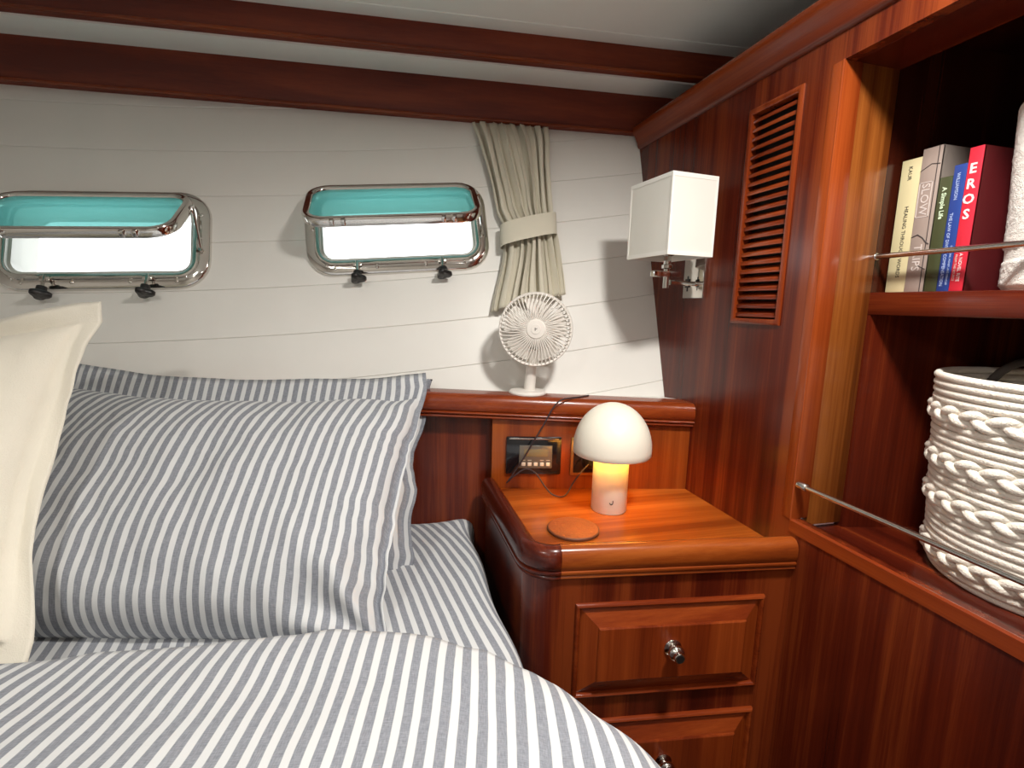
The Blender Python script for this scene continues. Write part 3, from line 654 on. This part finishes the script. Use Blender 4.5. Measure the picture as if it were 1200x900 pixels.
# coaster
t = thing('coaster', (0.337, 0.803, 0.750), 'round tan embossed coaster in front of the mushroom lamp', 'coaster')
cm = Matrix.Translation((0.337, 0.803, 0.7500))
g = G(); lathe(g, [(0.0, 0.0), (0.046, 0.0), (0.047, 0.001), (0.047, 0.004), (0.046, 0.005), (0.0, 0.005)], cm, 48); obj('disc', g, 'corkedge', t)
g = G(); lathe(g, [(0.0, 0.0049), (0.0452, 0.0049), (0.0445, 0.0056), (0.0, 0.0056)], cm, 48)
for ring_r, n in ((0.036, 18), (0.024, 12), (0.012, 6)):
    for k in range(n):
        a = 2 * math.pi * k / n; lathe(g, [(0.0036, 0.0), (0.003, 0.0005), (0.0, 0.0008)], Matrix.Translation((0.337 + ring_r * math.cos(a), 0.803 + ring_r * math.sin(a), 0.7555)), 8)
obj('embossed_top', g, 'cork', t)
# control panel on the headboard
def hpt(X): return (X - BX) / eh.x
def hrect(g, X0, X1, z0, z1, d0, d1, bev=0.001): return hbox(g, hpt(X0), hpt(X1), z0, z1, d0, d1, bev)
t = thing('control_panel', hb(hpt(0.327), 0.786), 'black control panel with small display and five buttons on the headboard', 'control panel')
g = G(); hrect(g, 0.266, 0.385, 0.785, 0.869, -0.001, 0.008, 0.003); obj('bezel', g, 'blackgloss', t)
g = G(); hrect(g, 0.272, 0.379, 0.8635, 0.8665, 0.007, 0.0088, 0.0008); obj('top_edge', g, 'steel', t)  # steel strip stands in for the reflection along the bezel's upper edge
g = G(); hrect(g, 0.294, 0.365, 0.800, 0.851, 0.007, 0.012, 0.0015); md = obj('module', g, 'module', t)
g = G(); hrect(g, 0.304, 0.355, 0.826, 0.843, 0.0115, 0.0126, 0.0005); obj('display', g, 'lcd', md)
for k in range(5):
    X = 0.3035 + k * 0.0132
    g = G(); hrect(g, X - 0.0042, X + 0.0042, 0.8055, 0.8135, 0.0115, 0.0138, 0.0008); obj('button', g, 'button', md)
    if k != 2:
        g = G(); hrect(g, X - 0.004, X + 0.004, 0.8175, 0.8188, 0.0115, 0.0122, 0.0); obj('button_mark', g, 'button', md)
# brass socket with a black plug
t = thing('wall_socket', hb(hpt(0.445), 0.782), 'brass framed wall socket behind the mushroom lamp', 'socket')
g = G(); hrect(g, 0.406, 0.490, 0.782, 0.868, -0.001, 0.006, 0.002); obj('plate', g, 'brass', t)
g = G(); hrect(g, 0.412, 0.484, 0.789, 0.862, 0.005, 0.0075, 0.001); obj('insert', g, 'blackgloss', t)
t = thing('power_plug', hb(hpt(0.452), 0.80, 0.02), 'black power plug pushed into the brass socket', 'plug')
pm = axis_matrix(hb(hpt(0.450), 0.825, 0.007), nh)
g = G(); lathe(g, [(0.021, 0.0), (0.0215, 0.003), (0.0215, 0.018), (0.019, 0.024), (0.012, 0.030), (0.0, 0.031)], pm, 24); obj('plug_body', g, 'knobblack', t)
# cable
pth = [(0.452, 1.025, 0.9560), (0.420, 1.004, 0.9570), (0.395, 0.990, 0.9580), (0.368, 0.981, 0.9545), (0.350, 0.980, 0.935), (0.335, 0.982, 0.905), (0.315, 0.990, 0.865), (0.290, 1.000, 0.815), (0.268, 1.006, 0.778), (0.262, 1.000, 0.775),
       (0.275, 0.990, 0.792), (0.298, 0.984, 0.808), (0.318, 0.975, 0.800), (0.335, 0.965, 0.775), (0.350, 0.958, 0.758), (0.368, 0.950, 0.754), (0.384, 0.958, 0.757), (0.398, 0.964, 0.775), (0.412, 0.958, 0.800), (0.440, 0.964, 0.824)]
g = G(); tube(g, smoothpath(pth, 8), 0.0016, 8); tag(obj('charging_cable', g, 'cable'), 'thin dark cable looping from the ledge past the control panel', 'cable')

# ------------------------------------------------------------------ desk fan
FB = V((0.318, 1.054, 0.9575)); FH = V((0.325, 1.032, 1.101))
t = thing('desk_fan', FB, 'small white desk fan with round grille on the ledge under the curtain', 'fan')
ax = (V((0, 0, 1.13)) - FH).normalized(); ax = (ax + V((0.03, 0, 0.03))).normalized()
FM = axis_matrix(FH, ax, (1, 0, 0))
g = G(); lathe(g, [(0.0, 0.0), (0.040, 0.0), (0.0415, 0.002), (0.0415, 0.005), (0.039, 0.008), (0.016, 0.010), (0.0, 0.0105)], Matrix.Translation(FB), 40); obj('base', g, 'fanwhite', t)
g = G(); tube(g, [FB + V((0.004, 0, 0.008)), FB + V((0.005, -0.004, 0.05)), FB + V((0.006, -0.012, 0.10))], [0.0125, 0.0118, 0.0115], 20); obj('stem', g, 'fanwhite', t)
RF = 0.0775
g = G(); lathe(g, [(RF - 0.004, 0.010), (RF, 0.011), (RF + 0.0015, 0.007), (RF + 0.0015, -0.012), (RF - 0.002, -0.016), (RF - 0.004, -0.012), (RF - 0.004, 0.010)], FM, 64, cap=False); obj('rim', g, 'fanwhite', t)
g = G(); lathe(g, [(0.0, 0.0205), (0.010, 0.0205), (0.0105, 0.0195), (0.019, 0.0188), (0.0215, 0.016), (0.0215, 0.012), (0.0, 0.012)], FM, 36); hbk = obj('hub_cap', g, 'fanwhite', t)
g = G(); box(g, -0.0025, -0.0008, -0.003, 0.003, 0.0203, 0.0209, M4=FM); box(g, 0.0, 0.003, -0.0008, 0.0008, 0.0203, 0.0209, M4=FM @ Matrix.Rotation(R(35), 4, 'Z')); obj('logo', g, 'strap', hbk)
g = G(); NSP = 52
for k in range(NSP):
    a = 2 * math.pi * k / NSP; pp = []
    for q in range(7):
        f = q / 6; r_ = 0.020 + (RF - 0.022) * f; aa = a - 0.16 * (f ** 1.3) + 0.1; pp.append(FM @ V((r_ * math.cos(aa), r_ * math.sin(aa), 0.0155 + 0.0035 * math.sin(math.pi * f * 0.8) - 0.006 * f * f)))
    tube(g, pp, 0.00125, 5)
tag(obj('front_grille', g, 'fanwhite', t), kind='stuff')
g = G()
for k in range(NSP):
    a = 2 * math.pi * k / NSP; pp = [FM @ V((r_ * math.cos(a), r_ * math.sin(a), -0.014 - 0.018 * (1 - (r_ / RF) ** 2))) for r_ in (0.028, 0.045, 0.062, 0.076)]
    tube(g, pp, 0.0013, 5)
tag(obj('rear_grille', g, 'fanwhite', t), kind='stuff')
g = G(); lathe(g, [(0.0, -0.052), (0.022, -0.050), (0.028, -0.040), (0.030, -0.026), (0.0, -0.026)], FM, 30); obj('motor', g, 'fanwhite', t)
for k in range(5):
    g = G(); vs = []; fs = []; n1, n2 = 9, 7
    for i in range(n1):
        f = i / (n1 - 1); r_ = 0.014 + 0.054 * f
        for j in range(n2):
            h_ = j / (n2 - 1); an = 2 * math.pi * k / 5 + (h_ - 0.5) * (0.9 + 0.15 * math.sin(math.pi * f)) + 0.25 * f; zc = -0.004 + 0.018 * (h_ - 0.5) * (1 - 0.4 * f)
            vs.append(FM @ V((r_ * math.cos(an), r_ * math.sin(an), zc)))
    tot = len(vs); vs += [v - ax * 0.0016 for v in vs]
    q4 = [(i * n2 + j, i * n2 + j + 1, (i + 1) * n2 + j + 1, (i + 1) * n2 + j) for i in range(n1 - 1) for j in range(n2 - 1)]
    fs = q4 + [tuple(x + tot for x in f[::-1]) for f in q4]
    rim = [(j, j + 1) for j in range(n2 - 1)] + [(i * n2 + n2 - 1, (i + 1) * n2 + n2 - 1) for i in range(n1 - 1)] + [((n1 - 1) * n2 + j + 1, (n1 - 1) * n2 + j) for j in range(n2 - 1)] + [((i + 1) * n2, i * n2) for i in range(n1 - 1)]
    fs += [(b, a, a + tot, b + tot) for a, b in rim]; g.add(vs, fs); obj('blade', g, 'fanwhite', t, 40)

# ------------------------------------------------------------------ shelf rails
for X, z, lab in ((0.776, 1.243, 'slim steel fiddle rail across the shelf of books'), (BX + 0.004, 0.869, 'slim steel fiddle rail in front of the rope basket')):
    y1 = OY1 + 0.002 if X > 0.7 else OY1 - 0.012
    t = thing('fiddle_rail', (X, 0.34, z - 0.004), lab, 'rail')
    g = G(); tube(g, [(X, OY0 - 0.001, z), (X, y1, z)], 0.0042, 14); obj('rod', g, 'steel', t, 60)
    g = G(); lathe(g, [(0.0062, -0.004), (0.0062, 0.012 if X < 0.7 else 0.006), (0.0045, 0.013 if X < 0.7 else 0.007)], axis_matrix((X, y1 + 0.004, z), (0, -1, 0)), 16); obj('end_ferrule', g, 'steel', t, 60)

# ------------------------------------------------------------------ books
SZ = 1.1865
def spine_m(x, y, z): 
    """lettering plane on the spine: local x runs down the spine, local y runs toward +Y"""
    mm = Matrix((V((0, 0, -1)), V((0, 1, 0)), V((1, 0, 0)).cross(V((0, 0, 0))) if False else V((-1, 0, 0)))).transposed().to_4x4()
    # x=-z, y: choose right-handed so letters read top to bottom
    ex = V((0, 0, -1)); ez = V((-1, 0, 0)); ey = ez.cross(ex)
    mm = Matrix((ex, ey, ez)).transposed().to_4x4(); mm.translation = V((x, y, z)); return mm
def book(y0, y1, h, depth, x, col, cover, label, pages=(0.78, 0.72, 0.58), lean=0.0):
    t = thing('book', (x + depth / 2, (y0 + y1) / 2, SZ), label, 'book', 'books on the upper shelf')
    mc = plain('book_cover', cover, 0.42, noise_amt=0.04); ms = plain('book_spine', col, 0.42, noise_amt=0.03); mpg = plain('book_pages', pages, 0.8)
    g = G(); box(g, x + 0.004, x + depth - 0.003, y0 + 0.0012, y1 - 0.0012, SZ + 0.002, SZ + h - 0.003); obj('pages', g, mpg, t)
    g = G(); box(g, x, x + 0.0045, y0, y1, SZ, SZ + h, 0.0008); sp_ = obj('spine', g, ms, t)
    g = G(); box(g, x + 0.0015, x + depth, y0, y0 + 0.0013, SZ, SZ + h); obj('cover', g, mc, t)
    g = G(); box(g, x + 0.0015, x + depth, y1 - 0.0013, y1, SZ, SZ + h); obj('cover', g, mc, t)
    return t, sp_, x - 0.0002, (y0 + y1) / 2
BKX = 0.800
ink = plain('dark_ink', (0.05, 0.045, 0.04), 0.6); white_ink = plain('white_ink', (0.82, 0.80, 0.78), 0.5); pale = plain('pale_ink', (0.62, 0.55, 0.52), 0.5)
blue_ink = plain('pale_blue_ink', (0.45, 0.55, 0.80), 0.5); green_ink = plain('pale_green_ink', (0.62, 0.75, 0.55), 0.5); line_ink = plain('thin_dark_ink', (0.045, 0.035, 0.035), 0.6)
t, s_, bx, yc = book(0.6215, 0.6525, 0.203, 0.13, BKX, (0.66, 0.58, 0.34), (0.70, 0.60, 0.30), 'cream paperback at the end of the book row beside the jamb')
obj('lettering', text_mesh('KAUR', 0.0080, spine_m(bx, yc + 0.001, SZ + 0.182)), ink, s_); obj('lettering', text_mesh('HEALING THROUGH WORDS', 0.0082, spine_m(bx, yc - 0.001, SZ + 0.078)), ink, s_)
t, s_, bx, yc = book(0.5925, 0.6205, 0.212, 0.165, BKX - 0.002, (0.34, 0.27, 0.235), (0.24, 0.20, 0.175), 'tallest grey book lettered SLOW between cream and green books')
obj('lettering', text_mesh('SLOW', 0.0165, spine_m(bx, yc + 0.003, SZ + 0.138)), pale, s_); obj('lettering', text_mesh('TRIPS', 0.0165, spine_m(bx, yc + 0.002, SZ + 0.052)), pale, s_)
g = G()
for (ya, yb2, za, zb2) in ((yc - 0.0065, yc + 0.0125, 0.162, 0.163), (yc - 0.0065, yc + 0.0125, 0.112, 0.113), (yc - 0.0065, yc - 0.0055, 0.112, 0.163), (yc + 0.0115, yc + 0.0125, 0.112, 0.163)):
    box(g, bx - 0.0002, bx + 0.0004, ya, yb2, SZ + za, SZ + zb2)
obj('title_box', g, pale, s_)
g = G(); tube(g, [(bx, 0.6200, SZ + 0.083), (bx, 0.611, SZ + 0.0865), (bx, 0.603, SZ + 0.081), (bx, 0.5975, SZ + 0.074), (bx, 0.593, SZ + 0.071)], 0.0008, 5)
tube(g, [(bx, 0.6205, SZ + 0.180), (bx, 0.605, SZ + 0.188), (bx, 0.593, SZ + 0.186)], 0.0006, 5); tube(g, [(bx, 0.5970, SZ), (bx, 0.5970, SZ + 0.212)], 0.0006, 5); tube(g, [(bx, 0.604, SZ + 0.040), (bx, 0.593, SZ + 0.034)], 0.0006, 5); obj('drawn_line', g, line_ink, s_)
t, s_, bx, yc = book(0.5745, 0.5920, 0.165, 0.125, BKX, (0.052, 0.062, 0.026), (0.06, 0.075, 0.03), 'short dark green book between the grey and blue books')
obj('lettering', text_mesh('A Simple Life', 0.0085, spine_m(bx, yc, SZ + 0.128), bold=0.0002), green_ink, s_)
t, s_, bx, yc = book(0.5575, 0.5740, 0.178, 0.135, BKX, (0.018, 0.05, 0.24), (0.02, 0.05, 0.22), 'slim blue book beside the red book')
obj('lettering', text_mesh('WILLIAMSON', 0.0062, spine_m(bx, yc + 0.001, SZ + 0.148)), blue_ink, s_); obj('lettering', text_mesh('THE LAW OF DIVINE COMPENSATION', 0.0060, spine_m(bx, yc + 0.003, SZ + 0.060)), blue_ink, s_); obj('lettering', text_mesh('ON WORK, MONEY, AND MIRACLES', 0.0034, spine_m(bx, yc - 0.004, SZ + 0.038)), blue_ink, s_)
t, s_, bx, yc = book(0.5395, 0.5570, 0.197, 0.150, BKX, (0.62, 0.022, 0.045), (0.085, 0.006, 0.008), 'red hardback lettered EROS beside the white towel')  # cover colour carries the shading of the book's side, far darker than the spine
up_m = Matrix((V((0, -1, 0)), V((0, 0, 1)), V((-1, 0, 0)))).transposed().to_4x4()
for k, ch in enumerate('EROS'):
    mm = up_m.copy(); mm.translation = V((bx, yc + 0.001, SZ + 0.168 - 0.0205 * k)); obj('lettering', text_mesh(ch, 0.0185, mm, bold=0.0004), white_ink, s_)
obj('lettering', text_mesh('A NOVEL RITE', 0.0062, spine_m(bx, yc - 0.001, SZ + 0.034)), white_ink, s_); obj('lettering', text_mesh('FROM THE SOURCE', 0.0042, spine_m(bx, yc + 0.005, SZ + 0.034)), pale, s_)

# ------------------------------------------------------------------ towel roll on the upper shelf
TC = V((0.888, 0.436, SZ)); t = thing('towel', TC, 'white terry towel rolled and stood upright beside the red book', 'towel')
g = G(); na, nz = 200, 120; HT = 0.256; vs = []; fs = []
for i in range(na):
    a = 2 * math.pi * i / na
    for j in range(nz + 1):
        f = j / nz; z = HT * f; rr = 0.0995 + 0.006 * f + 0.0025 * math.sin(2 * a + 3 * f) 
        if f > 0.92: rr -= 0.02 * ((f - 0.92) / 0.08) ** 2
        if f < 0.03: rr -= 0.006 * (1 - f / 0.03)
        band = 0.0 if abs(z - 0.048) < 0.009 else 1.0
        p = V((math.cos(a) * rr, math.sin(a) * rr, z)); k = 0.0011 * band * noise.noise(p * 300) + 0.0008 * band * noise.noise(p * 520) + 0.0008 * noise.noise(p * 25) - 0.0018 * (1 - band)
        vs.append(TC + p + V((math.cos(a), math.sin(a), 0)) * k)
n1 = nz + 1
for i in range(na):
    l = (i + 1) % na
    for j in range(nz): fs.append((i * n1 + j, l * n1 + j, l * n1 + j + 1, i * n1 + j + 1))
fs += [tuple(i * n1 for i in range(na))[::-1], tuple(i * n1 + nz for i in range(na))]
g.add(vs, fs); obj('roll', g, 'terry', t, 180)
g = G(); sp_ = [TC + V((0.004 + 0.0105 * a / (2 * math.pi), 0, 0)).xyz for a in ()]
pts = []
for k in range(110):
    a = k * 0.4; r_ = 0.006 + 0.0016 * a
    if r_ > 0.066: break
    pts.append(TC + V((r_ * math.cos(a), r_ * math.sin(a), HT - 0.002 + 0.003 * (1 - r_ / 0.07))))
tube(g, pts, 0.0048, 8); obj('spiral_end', g, 'terry', t, 180)

# ------------------------------------------------------------------ rope basket on the lower shelf
BC = V((0.905, 0.427, 0.785)); BH = 0.287
t = thing('rope_basket', BC, 'white braided cotton rope basket on the lower shelf behind the rail', 'basket')
rows = ['r', 'r', 'b'] + ['r'] * 5 + ['b'] + ['r'] * 3 + ['b'] + ['r'] * 4 + ['b'] + ['r'] * 4
hts = {'r': 0.0105, 'b': 0.0245}; tot = sum(hts[k] for k in rows); sc = BH / tot
def brad(z): f = z / BH; return 0.143 + 0.020 * f - 0.010 * max(0, 1 - f / 0.06) ** 2
g = G(); z = 0; braids = []
inner = []
for kd in rows:
    h = hts[kd] * sc
    if kd == 'b': braids.append((z + h / 2, h))
    rr = h / 2 * 1.08; zc = z + h / 2; seg = 96; prof = []
    if kd == 'r':
        rad = brad(zc); pts = []
        for q in range(seg):
            a = 2 * math.pi * q / seg; pts.append(BC + V(((rad + 0.0007 * noise.noise(V((math.cos(a) * 3, math.sin(a) * 3, zc * 40)))) * math.cos(a), rad * math.sin(a), zc + 0.0009 * noise.noise(V((a * 2, zc * 90, 3))))))
        tube(g, pts, rr, 10, closed=True)
    z += h
lathe(g, [(0.0, 0.002), (brad(0) - 0.004, 0.001), (brad(0) - 0.003, 0.004)] + [(brad(BH * k / 10) - 0.0035, BH * k / 10) for k in range(1, 10)] + [(brad(BH * k / 10) - 0.006, BH * k / 10) for k in range(9, 0, -1)] + [(0.0, 0.007)], Matrix.Translation(BC), 64, cap=False)
obj('coiled_body', g, 'rope', t, 180)
for zc, h in braids:
    g = G(); rad = brad(zc); NB = 9
    for s_ in range(3):
        pts = []
        for q in range(NB * 30):
            u = q / (NB * 30) * 2 * math.pi; ph = u * NB + s_ * 2 * math.pi / 3
            pts.append(BC + V(((rad + 0.0050 * math.sin(2 * ph)) * math.cos(u), (rad + 0.0050 * math.sin(2 * ph)) * math.sin(u), zc + 0.0078 * math.sin(ph))))
        tube(g, pts, 0.0066, 8, closed=True)
    obj('braid', g, 'rope', t, 180)
g = G(); pts = []
for k in range(17):
    a = math.pi * k / 16; pts.append(BC + V((0.148 * math.cos(R(62)) + 0.06 * math.cos(a) * math.sin(R(62)), 0.148 * math.sin(R(62)) - 0.06 * math.cos(a) * math.cos(R(62)) - 0.02, BH - 0.05 + 0.065 * math.sin(a))))
tube(g, pts, 0.0062, 8); obj('handle', g, 'strap', t, 60)

# ------------------------------------------------------------------ bed: base, mattress, sheet
BEDX, BEDZ = 0.193, 0.660
t = thing('bed', (-0.5, 0.1, 0), 'built-in double bed made up with grey and white striped sheet', 'bed')
g = G(); box(g, -1.45, 0.150, -1.0, 1.06, 0.0, 0.44, 0.01); obj('base', g, 'red_x', t)
def cloth(g, P, nu, nv, uvf, thick=None):
    vs = [P(i / nu, j / nv) for j in range(nv + 1) for i in range(nu + 1)]; n1 = nu + 1
    g.add(vs, [(j * n1 + i, j * n1 + i + 1, (j + 1) * n1 + i + 1, (j + 1) * n1 + i) for j in range(nv) for i in range(nu)])
    g.uv += [uvf(i / nu, j / nv) for j in range(nv + 1) for i in range(nu + 1)]; return g
def headline(X): return 1.005 + (0.667 - X) * 0.2016 - 0.012       # just in front of the recessed headboard panel
def matt_pt(a, b):
    """a across (0 left .. 1 right incl. drop), b from head to foot incl. drop at head"""
    L = 1.6 + 0.22; s = a * L; r_ = 0.035
    Yh = None
    x0 = BEDX - 1.6
    if s < 1.6 - r_: X = x0 + s; dz = 0; 
    elif s < 1.6 - r_ + r_ * math.pi / 2: an = (s - 1.6 + r_) / r_; X = BEDX - r_ + r_ * math.sin(an); dz = -(r_ - r_ * math.cos(an))
    else: X = BEDX; dz = -r_ - (s - (1.6 - r_ + r_ * math.pi / 2))
    Lb = 2.0; tb = b * (Lb + 0.10) - 0.10; yh = headline(X)
    if tb < 0: an = min(1.0, -tb / 0.05) * math.pi / 2; Y = yh - 0.03 + 0.03 * math.sin(an); dz -= (0.03 - 0.03 * math.cos(an)) + max(0, -tb - 0.05)
    else: Y = yh - 0.03 - tb
    w = 0.0035 * fbm(X * 6, Y * 5, 1.0) + 0.002 * math.sin(26 * X + 9 * Y)
    edge = math.exp(-((X - BEDX) / 0.03) ** 2)
    cf = math.exp(-((X - BEDX) / 0.05) ** 2 - ((Y - yh) / 0.04) ** 2)
    return V((X + edge * 0.004 * math.sin(22 * Y) + 0.02 * cf, Y, BEDZ + dz + w + 0.012 * cf))
def matt_uv(a, b): 
    p = matt_pt(a, b); s = a * 1.82; d = max(0, 1.1 - p.y); return (s - 0.11 * d + 0.05 * math.exp(-d / 0.12), p.y)
g = G(); cloth(g, matt_pt, 230, 150, matt_uv); obj('fitted_sheet', g, 'stripe', t, 180)
g = G(); box(g, -1.40, BEDX - 0.014, -0.95, 1.03, 0.43, BEDZ - 0.016, 0.03, 3); obj('mattress', g, 'cream', t, 40)

# ------------------------------------------------------------------ duvet
def tabl(tab, x):
    if x <= tab[0][0]: return tab[0][1]
    for (a, va), (b, vb) in zip(tab, tab[1:]):
        if x <= b: f = (x - a) / (b - a); return va + (vb - va) * smst(f) * 0.5 + (vb - va) * f * 0.5
    return tab[-1][1]
HEM = [(-1.3, 0.66), (-0.5, 0.672), (-0.35, 0.668), (-0.15, 0.640), (0.03, 0.615), (0.12, 0.575), (0.17, 0.54), (0.30, 0.49)]
XED = [(-0.9, 0.33), (0.0, 0.315), (0.20, 0.31), (0.32, 0.298), (0.40, 0.282), (0.48, 0.252), (0.56, 0.212), (0.62, 0.190), (0.75, 0.185)]
TH = 0.056
def duvet_pt(a, b):
    L = 1.5; top = a * (L + 0.34)
    tb = b * 1.65
    X0 = -1.32
    # hem roll: first 0.075 of arc climbs the rounded edge
    def yz(X):
        hm_ = tabl(HEM, X); r_ = 0.042
        if tb < 0.07: an = tb / 0.07 * math.pi * 0.5; return hm_ + r_ * 0.9 * (1 - math.sin(an)) , (TH) * (1 - math.cos(an)) ** 0.9 - TH
        return hm_ - (tb - 0.07), 0.0
    Xg = X0 + top
    Yg = yz(min(Xg, 0.2))[0]
    xe = tabl(XED, Yg); r_ = 0.085; flat = xe - r_
    if Xg < flat: X, dzx = Xg, 0.0
    else:
        q = Xg - flat; an = q / r_
        if an < math.pi / 2: X = flat + r_ * math.sin(an); dzx = -(r_ - r_ * math.cos(an))
        else: X = xe + 0.01 * math.sin(6 * Yg); dzx = -r_ - (q - r_ * math.pi / 2)
    Y, dzy = yz(min(Xg, 0.2))
    puff = 0.014 * fbm(X * 3.0, Y * 3.5, 4.0) + 0.004 * fbm(X * 11, Y * 8, 9.0) + 0.006 * math.sin(11 * X - 6 * Y)
    k = smst(tb / 0.07) * 0.75 + 0.25
    z = BEDZ + 0.003 + max(0.001, TH + dzy + puff * k) + dzx
    z += 0.022 * smst((0.55 - Y) / 0.4) * smst((0.35 - X) / 0.4)
    wob = 0.006 * math.sin(30 * Yg + 3) * smst((Xg - flat) / 0.1)
    return V((X + wob, Y, z))
def duvet_uv(a, b): s = a * 1.84; tb = b * 1.65; X = s - 1.32; return (s + 0.22 * tb + 0.20 * tb * smst((-0.10 - X) / 0.55) + 0.004 * math.sin(9 * tb + 6 * s), tb)
g = G(); cloth(g, duvet_pt, 260, 190, duvet_uv); o = obj('duvet', g, 'stripe', None, 180)
md = o.modifiers.new('solid', 'SOLIDIFY'); md.thickness = 0.006; md.offset = -1
tag(o, 'grey and white striped duvet spread over the lower bed', 'duvet')

# ------------------------------------------------------------------ pillows
def pillow_mesh(w, h, th, fl, mat4, nx=90, ny=70, seed=0.0, pinch=0.05, wr=0.004, bend=0.0, corner=None, flwave=0.006, uvoff=0.0, sag=0.0, taper=0.0, dip=0.0, edge=1.0):
    """fl: flange widths (left,right,bottom,top); local x right, y up the pillow, z to the front"""
    fll, flr, flb, flt = fl
    def axis(n, lo, hi, c0, c1):
        # lo..c0 flange, c0..c1 core, c1..hi flange
        out = []; k0 = 4 if c0 > lo + 1e-6 else 0; k1 = 4 if hi > c1 + 1e-6 else 0
        for k in range(k0): out.append(lo + (c0 - lo) * k / k0)
        for k in range(n + 1): out.append((c0 + c1) / 2 - (c1 - c0) / 2 * math.cos(math.pi * k / n) * 0.6 - (c1 - c0) / 2 * (1 - 2 * k / n) * 0.4)
        for k in range(1, k1 + 1): out.append(c1 + (hi - c1) * k / k1)
        return out
    X = axis(nx, -w / 2, w / 2, -w / 2 + fll, w / 2 - flr); Y = axis(ny, -h / 2, h / 2, -h / 2 + flb, h / 2 - flt)
    cx, cw = (fll - flr) / 2, (w - fll - flr) / 2; cy, ch = (flb - flt) / 2, (h - flb - flt) / 2
    def pt(x, y, side):
        a = (x - cx) / cw; b = (y - cy) / ch; a_, b_ = min(1, abs(a)), min(1, abs(b))
        T = th * ((1 - a_ ** 3) * (1 - b_ ** 3)) ** 0.43 * (1 - 0.22 * max(-1, min(1, b)))
        bord = T / th
        n1_ = fbm(x * 9 + seed, y * 7, seed) * wr * 1.6 + fbm(x * 24 + seed, y * 16, seed + 5) * wr * 0.6
        z = side * (T * (0.60 if side > 0 else 0.40) + 0.0015) + n1_ * (0.3 + bord)
        # seams pucker and flanges wave
        out = max(abs(a) - 1, abs(b) - 1, 0)
        if b > 1: z += (y - cy - ch) * 0.45
        if out > 0: z += flwave * math.sin(x * 31 + y * 27 + seed) * min(1, out * 12)
        ew = edge * a_ ** 4 * (0.010 * noise.noise(V((y * 13 + seed, seed, a))) + 0.004 * noise.noise(V((y * 40 + seed, 2, a)))); px = x * (1 - pinch * (1 - min(1, b * b)) * a_ ** 2) + ew - taper * x * (0.5 - y / h); py = y * (1 - pinch * 0.9 * (1 - min(1, a * a)) * b_ ** 2) - (dip * (1 - a * a * (0.45 if a > 0 else 1.0)) * smst((b + 0.2) / 1.2) if dip else 0.0)
        if corner:
            for (qx, qy, amp, fr) in corner:
                dx, dy = x - qx * w / 2, y - qy * h / 2; r_ = math.hypot(dx, dy); ang = math.atan2(dy, dx)
                z += amp * math.sin(fr * ang + seed) * math.exp(-((r_ - 0.10) / 0.06) ** 2)
        z += bend * ((y / (h / 2)) ** 2) + sag * (x / (w / 2)) ** 2
        return mat4 @ V((px, py, z))
    g = G(); n, m_ = len(X), len(Y); idx = {}
    for side in (1, -1):
        for j, y in enumerate(Y):
            for i, x in enumerate(X):
                if side < 0 and (i in (0, n - 1) or j in (0, m_ - 1)): idx[(side, i, j)] = idx[(1, i, j)]; continue
                idx[(side, i, j)] = len(g.v); g.v.append(pt(x, y, side)); 
                bl = (y / h + 0.5)
                g.uv.append((x + uvoff + 0.006 * math.sin(5 * y + seed), y))
    for side in (1, -1):
        for j in range(m_ - 1):
            for i in range(n - 1):
                q = [idx[(side, i, j)], idx[(side, i + 1, j)], idx[(side, i + 1, j + 1)], idx[(side, i, j + 1)]]
                g.f.append(tuple(q) if side > 0 else tuple(q[::-1]))
    return g
def pmat(center, xdir, up):
    x = V(xdir).normalized(); u = V(up); u = (u - x * u.dot(x)).normalized(); z = x.cross(u)
    mm = Matrix((x, u, z)).transposed().to_4x4(); mm.translation = V(center); return mm
xd = V((0.974, -0.225, 0))
# front striped pillow
pm = pmat((-0.339, 0.965, 0.838), xd, (0.085, 0.373, 0.347))
g = pillow_mesh(0.82, 0.534, 0.150, (0.035, 0.010, 0.0, 0.056), pm, 110, 80, seed=2.0, flwave=0.0015, pinch=0.035, corner=[(1, -1, 0.013, 8), (-1, -1, 0.006, 8), (1, 1, 0.006, 7), (0.55, -1.0, 0.004, 5)], bend=-0.02, taper=0.045, wr=0.004, dip=0.042)
tag(obj('pillow', g, 'stripe', None, 180), 'plump grey and white striped pillow leaning at the headboard, in front', 'pillow', 'striped pillows')
# second pillow behind it
pm = pmat((-0.275, 1.080, 0.805), xd, (0.02, 0.20, 0.30))
g = pillow_mesh(0.74, 0.42, 0.11, (0.03, 0.02, 0.01, 0.02), pm, 80, 60, seed=5.0, uvoff=0.006)
tag(obj('pillow', g, 'stripe', None, 180), 'striped pillow squeezed between the front striped pillow and headboard', 'pillow', 'striped pillows')
# cream cushion
pm = pmat((-0.652, 0.868, 0.888), (0.962, -0.24, 0.11), (-0.112, 0.29, 0.445))
g = pillow_mesh(0.485, 0.505, 0.11, (0.03, 0.03, 0.03, 0.03), pm, 70, 70, seed=9.0, pinch=0.11, flwave=0.005, edge=0.3)
tag(obj('cushion', g, 'cream', None, 180), 'plain cream linen cushion with flat border propped against striped pillow', 'cushion')
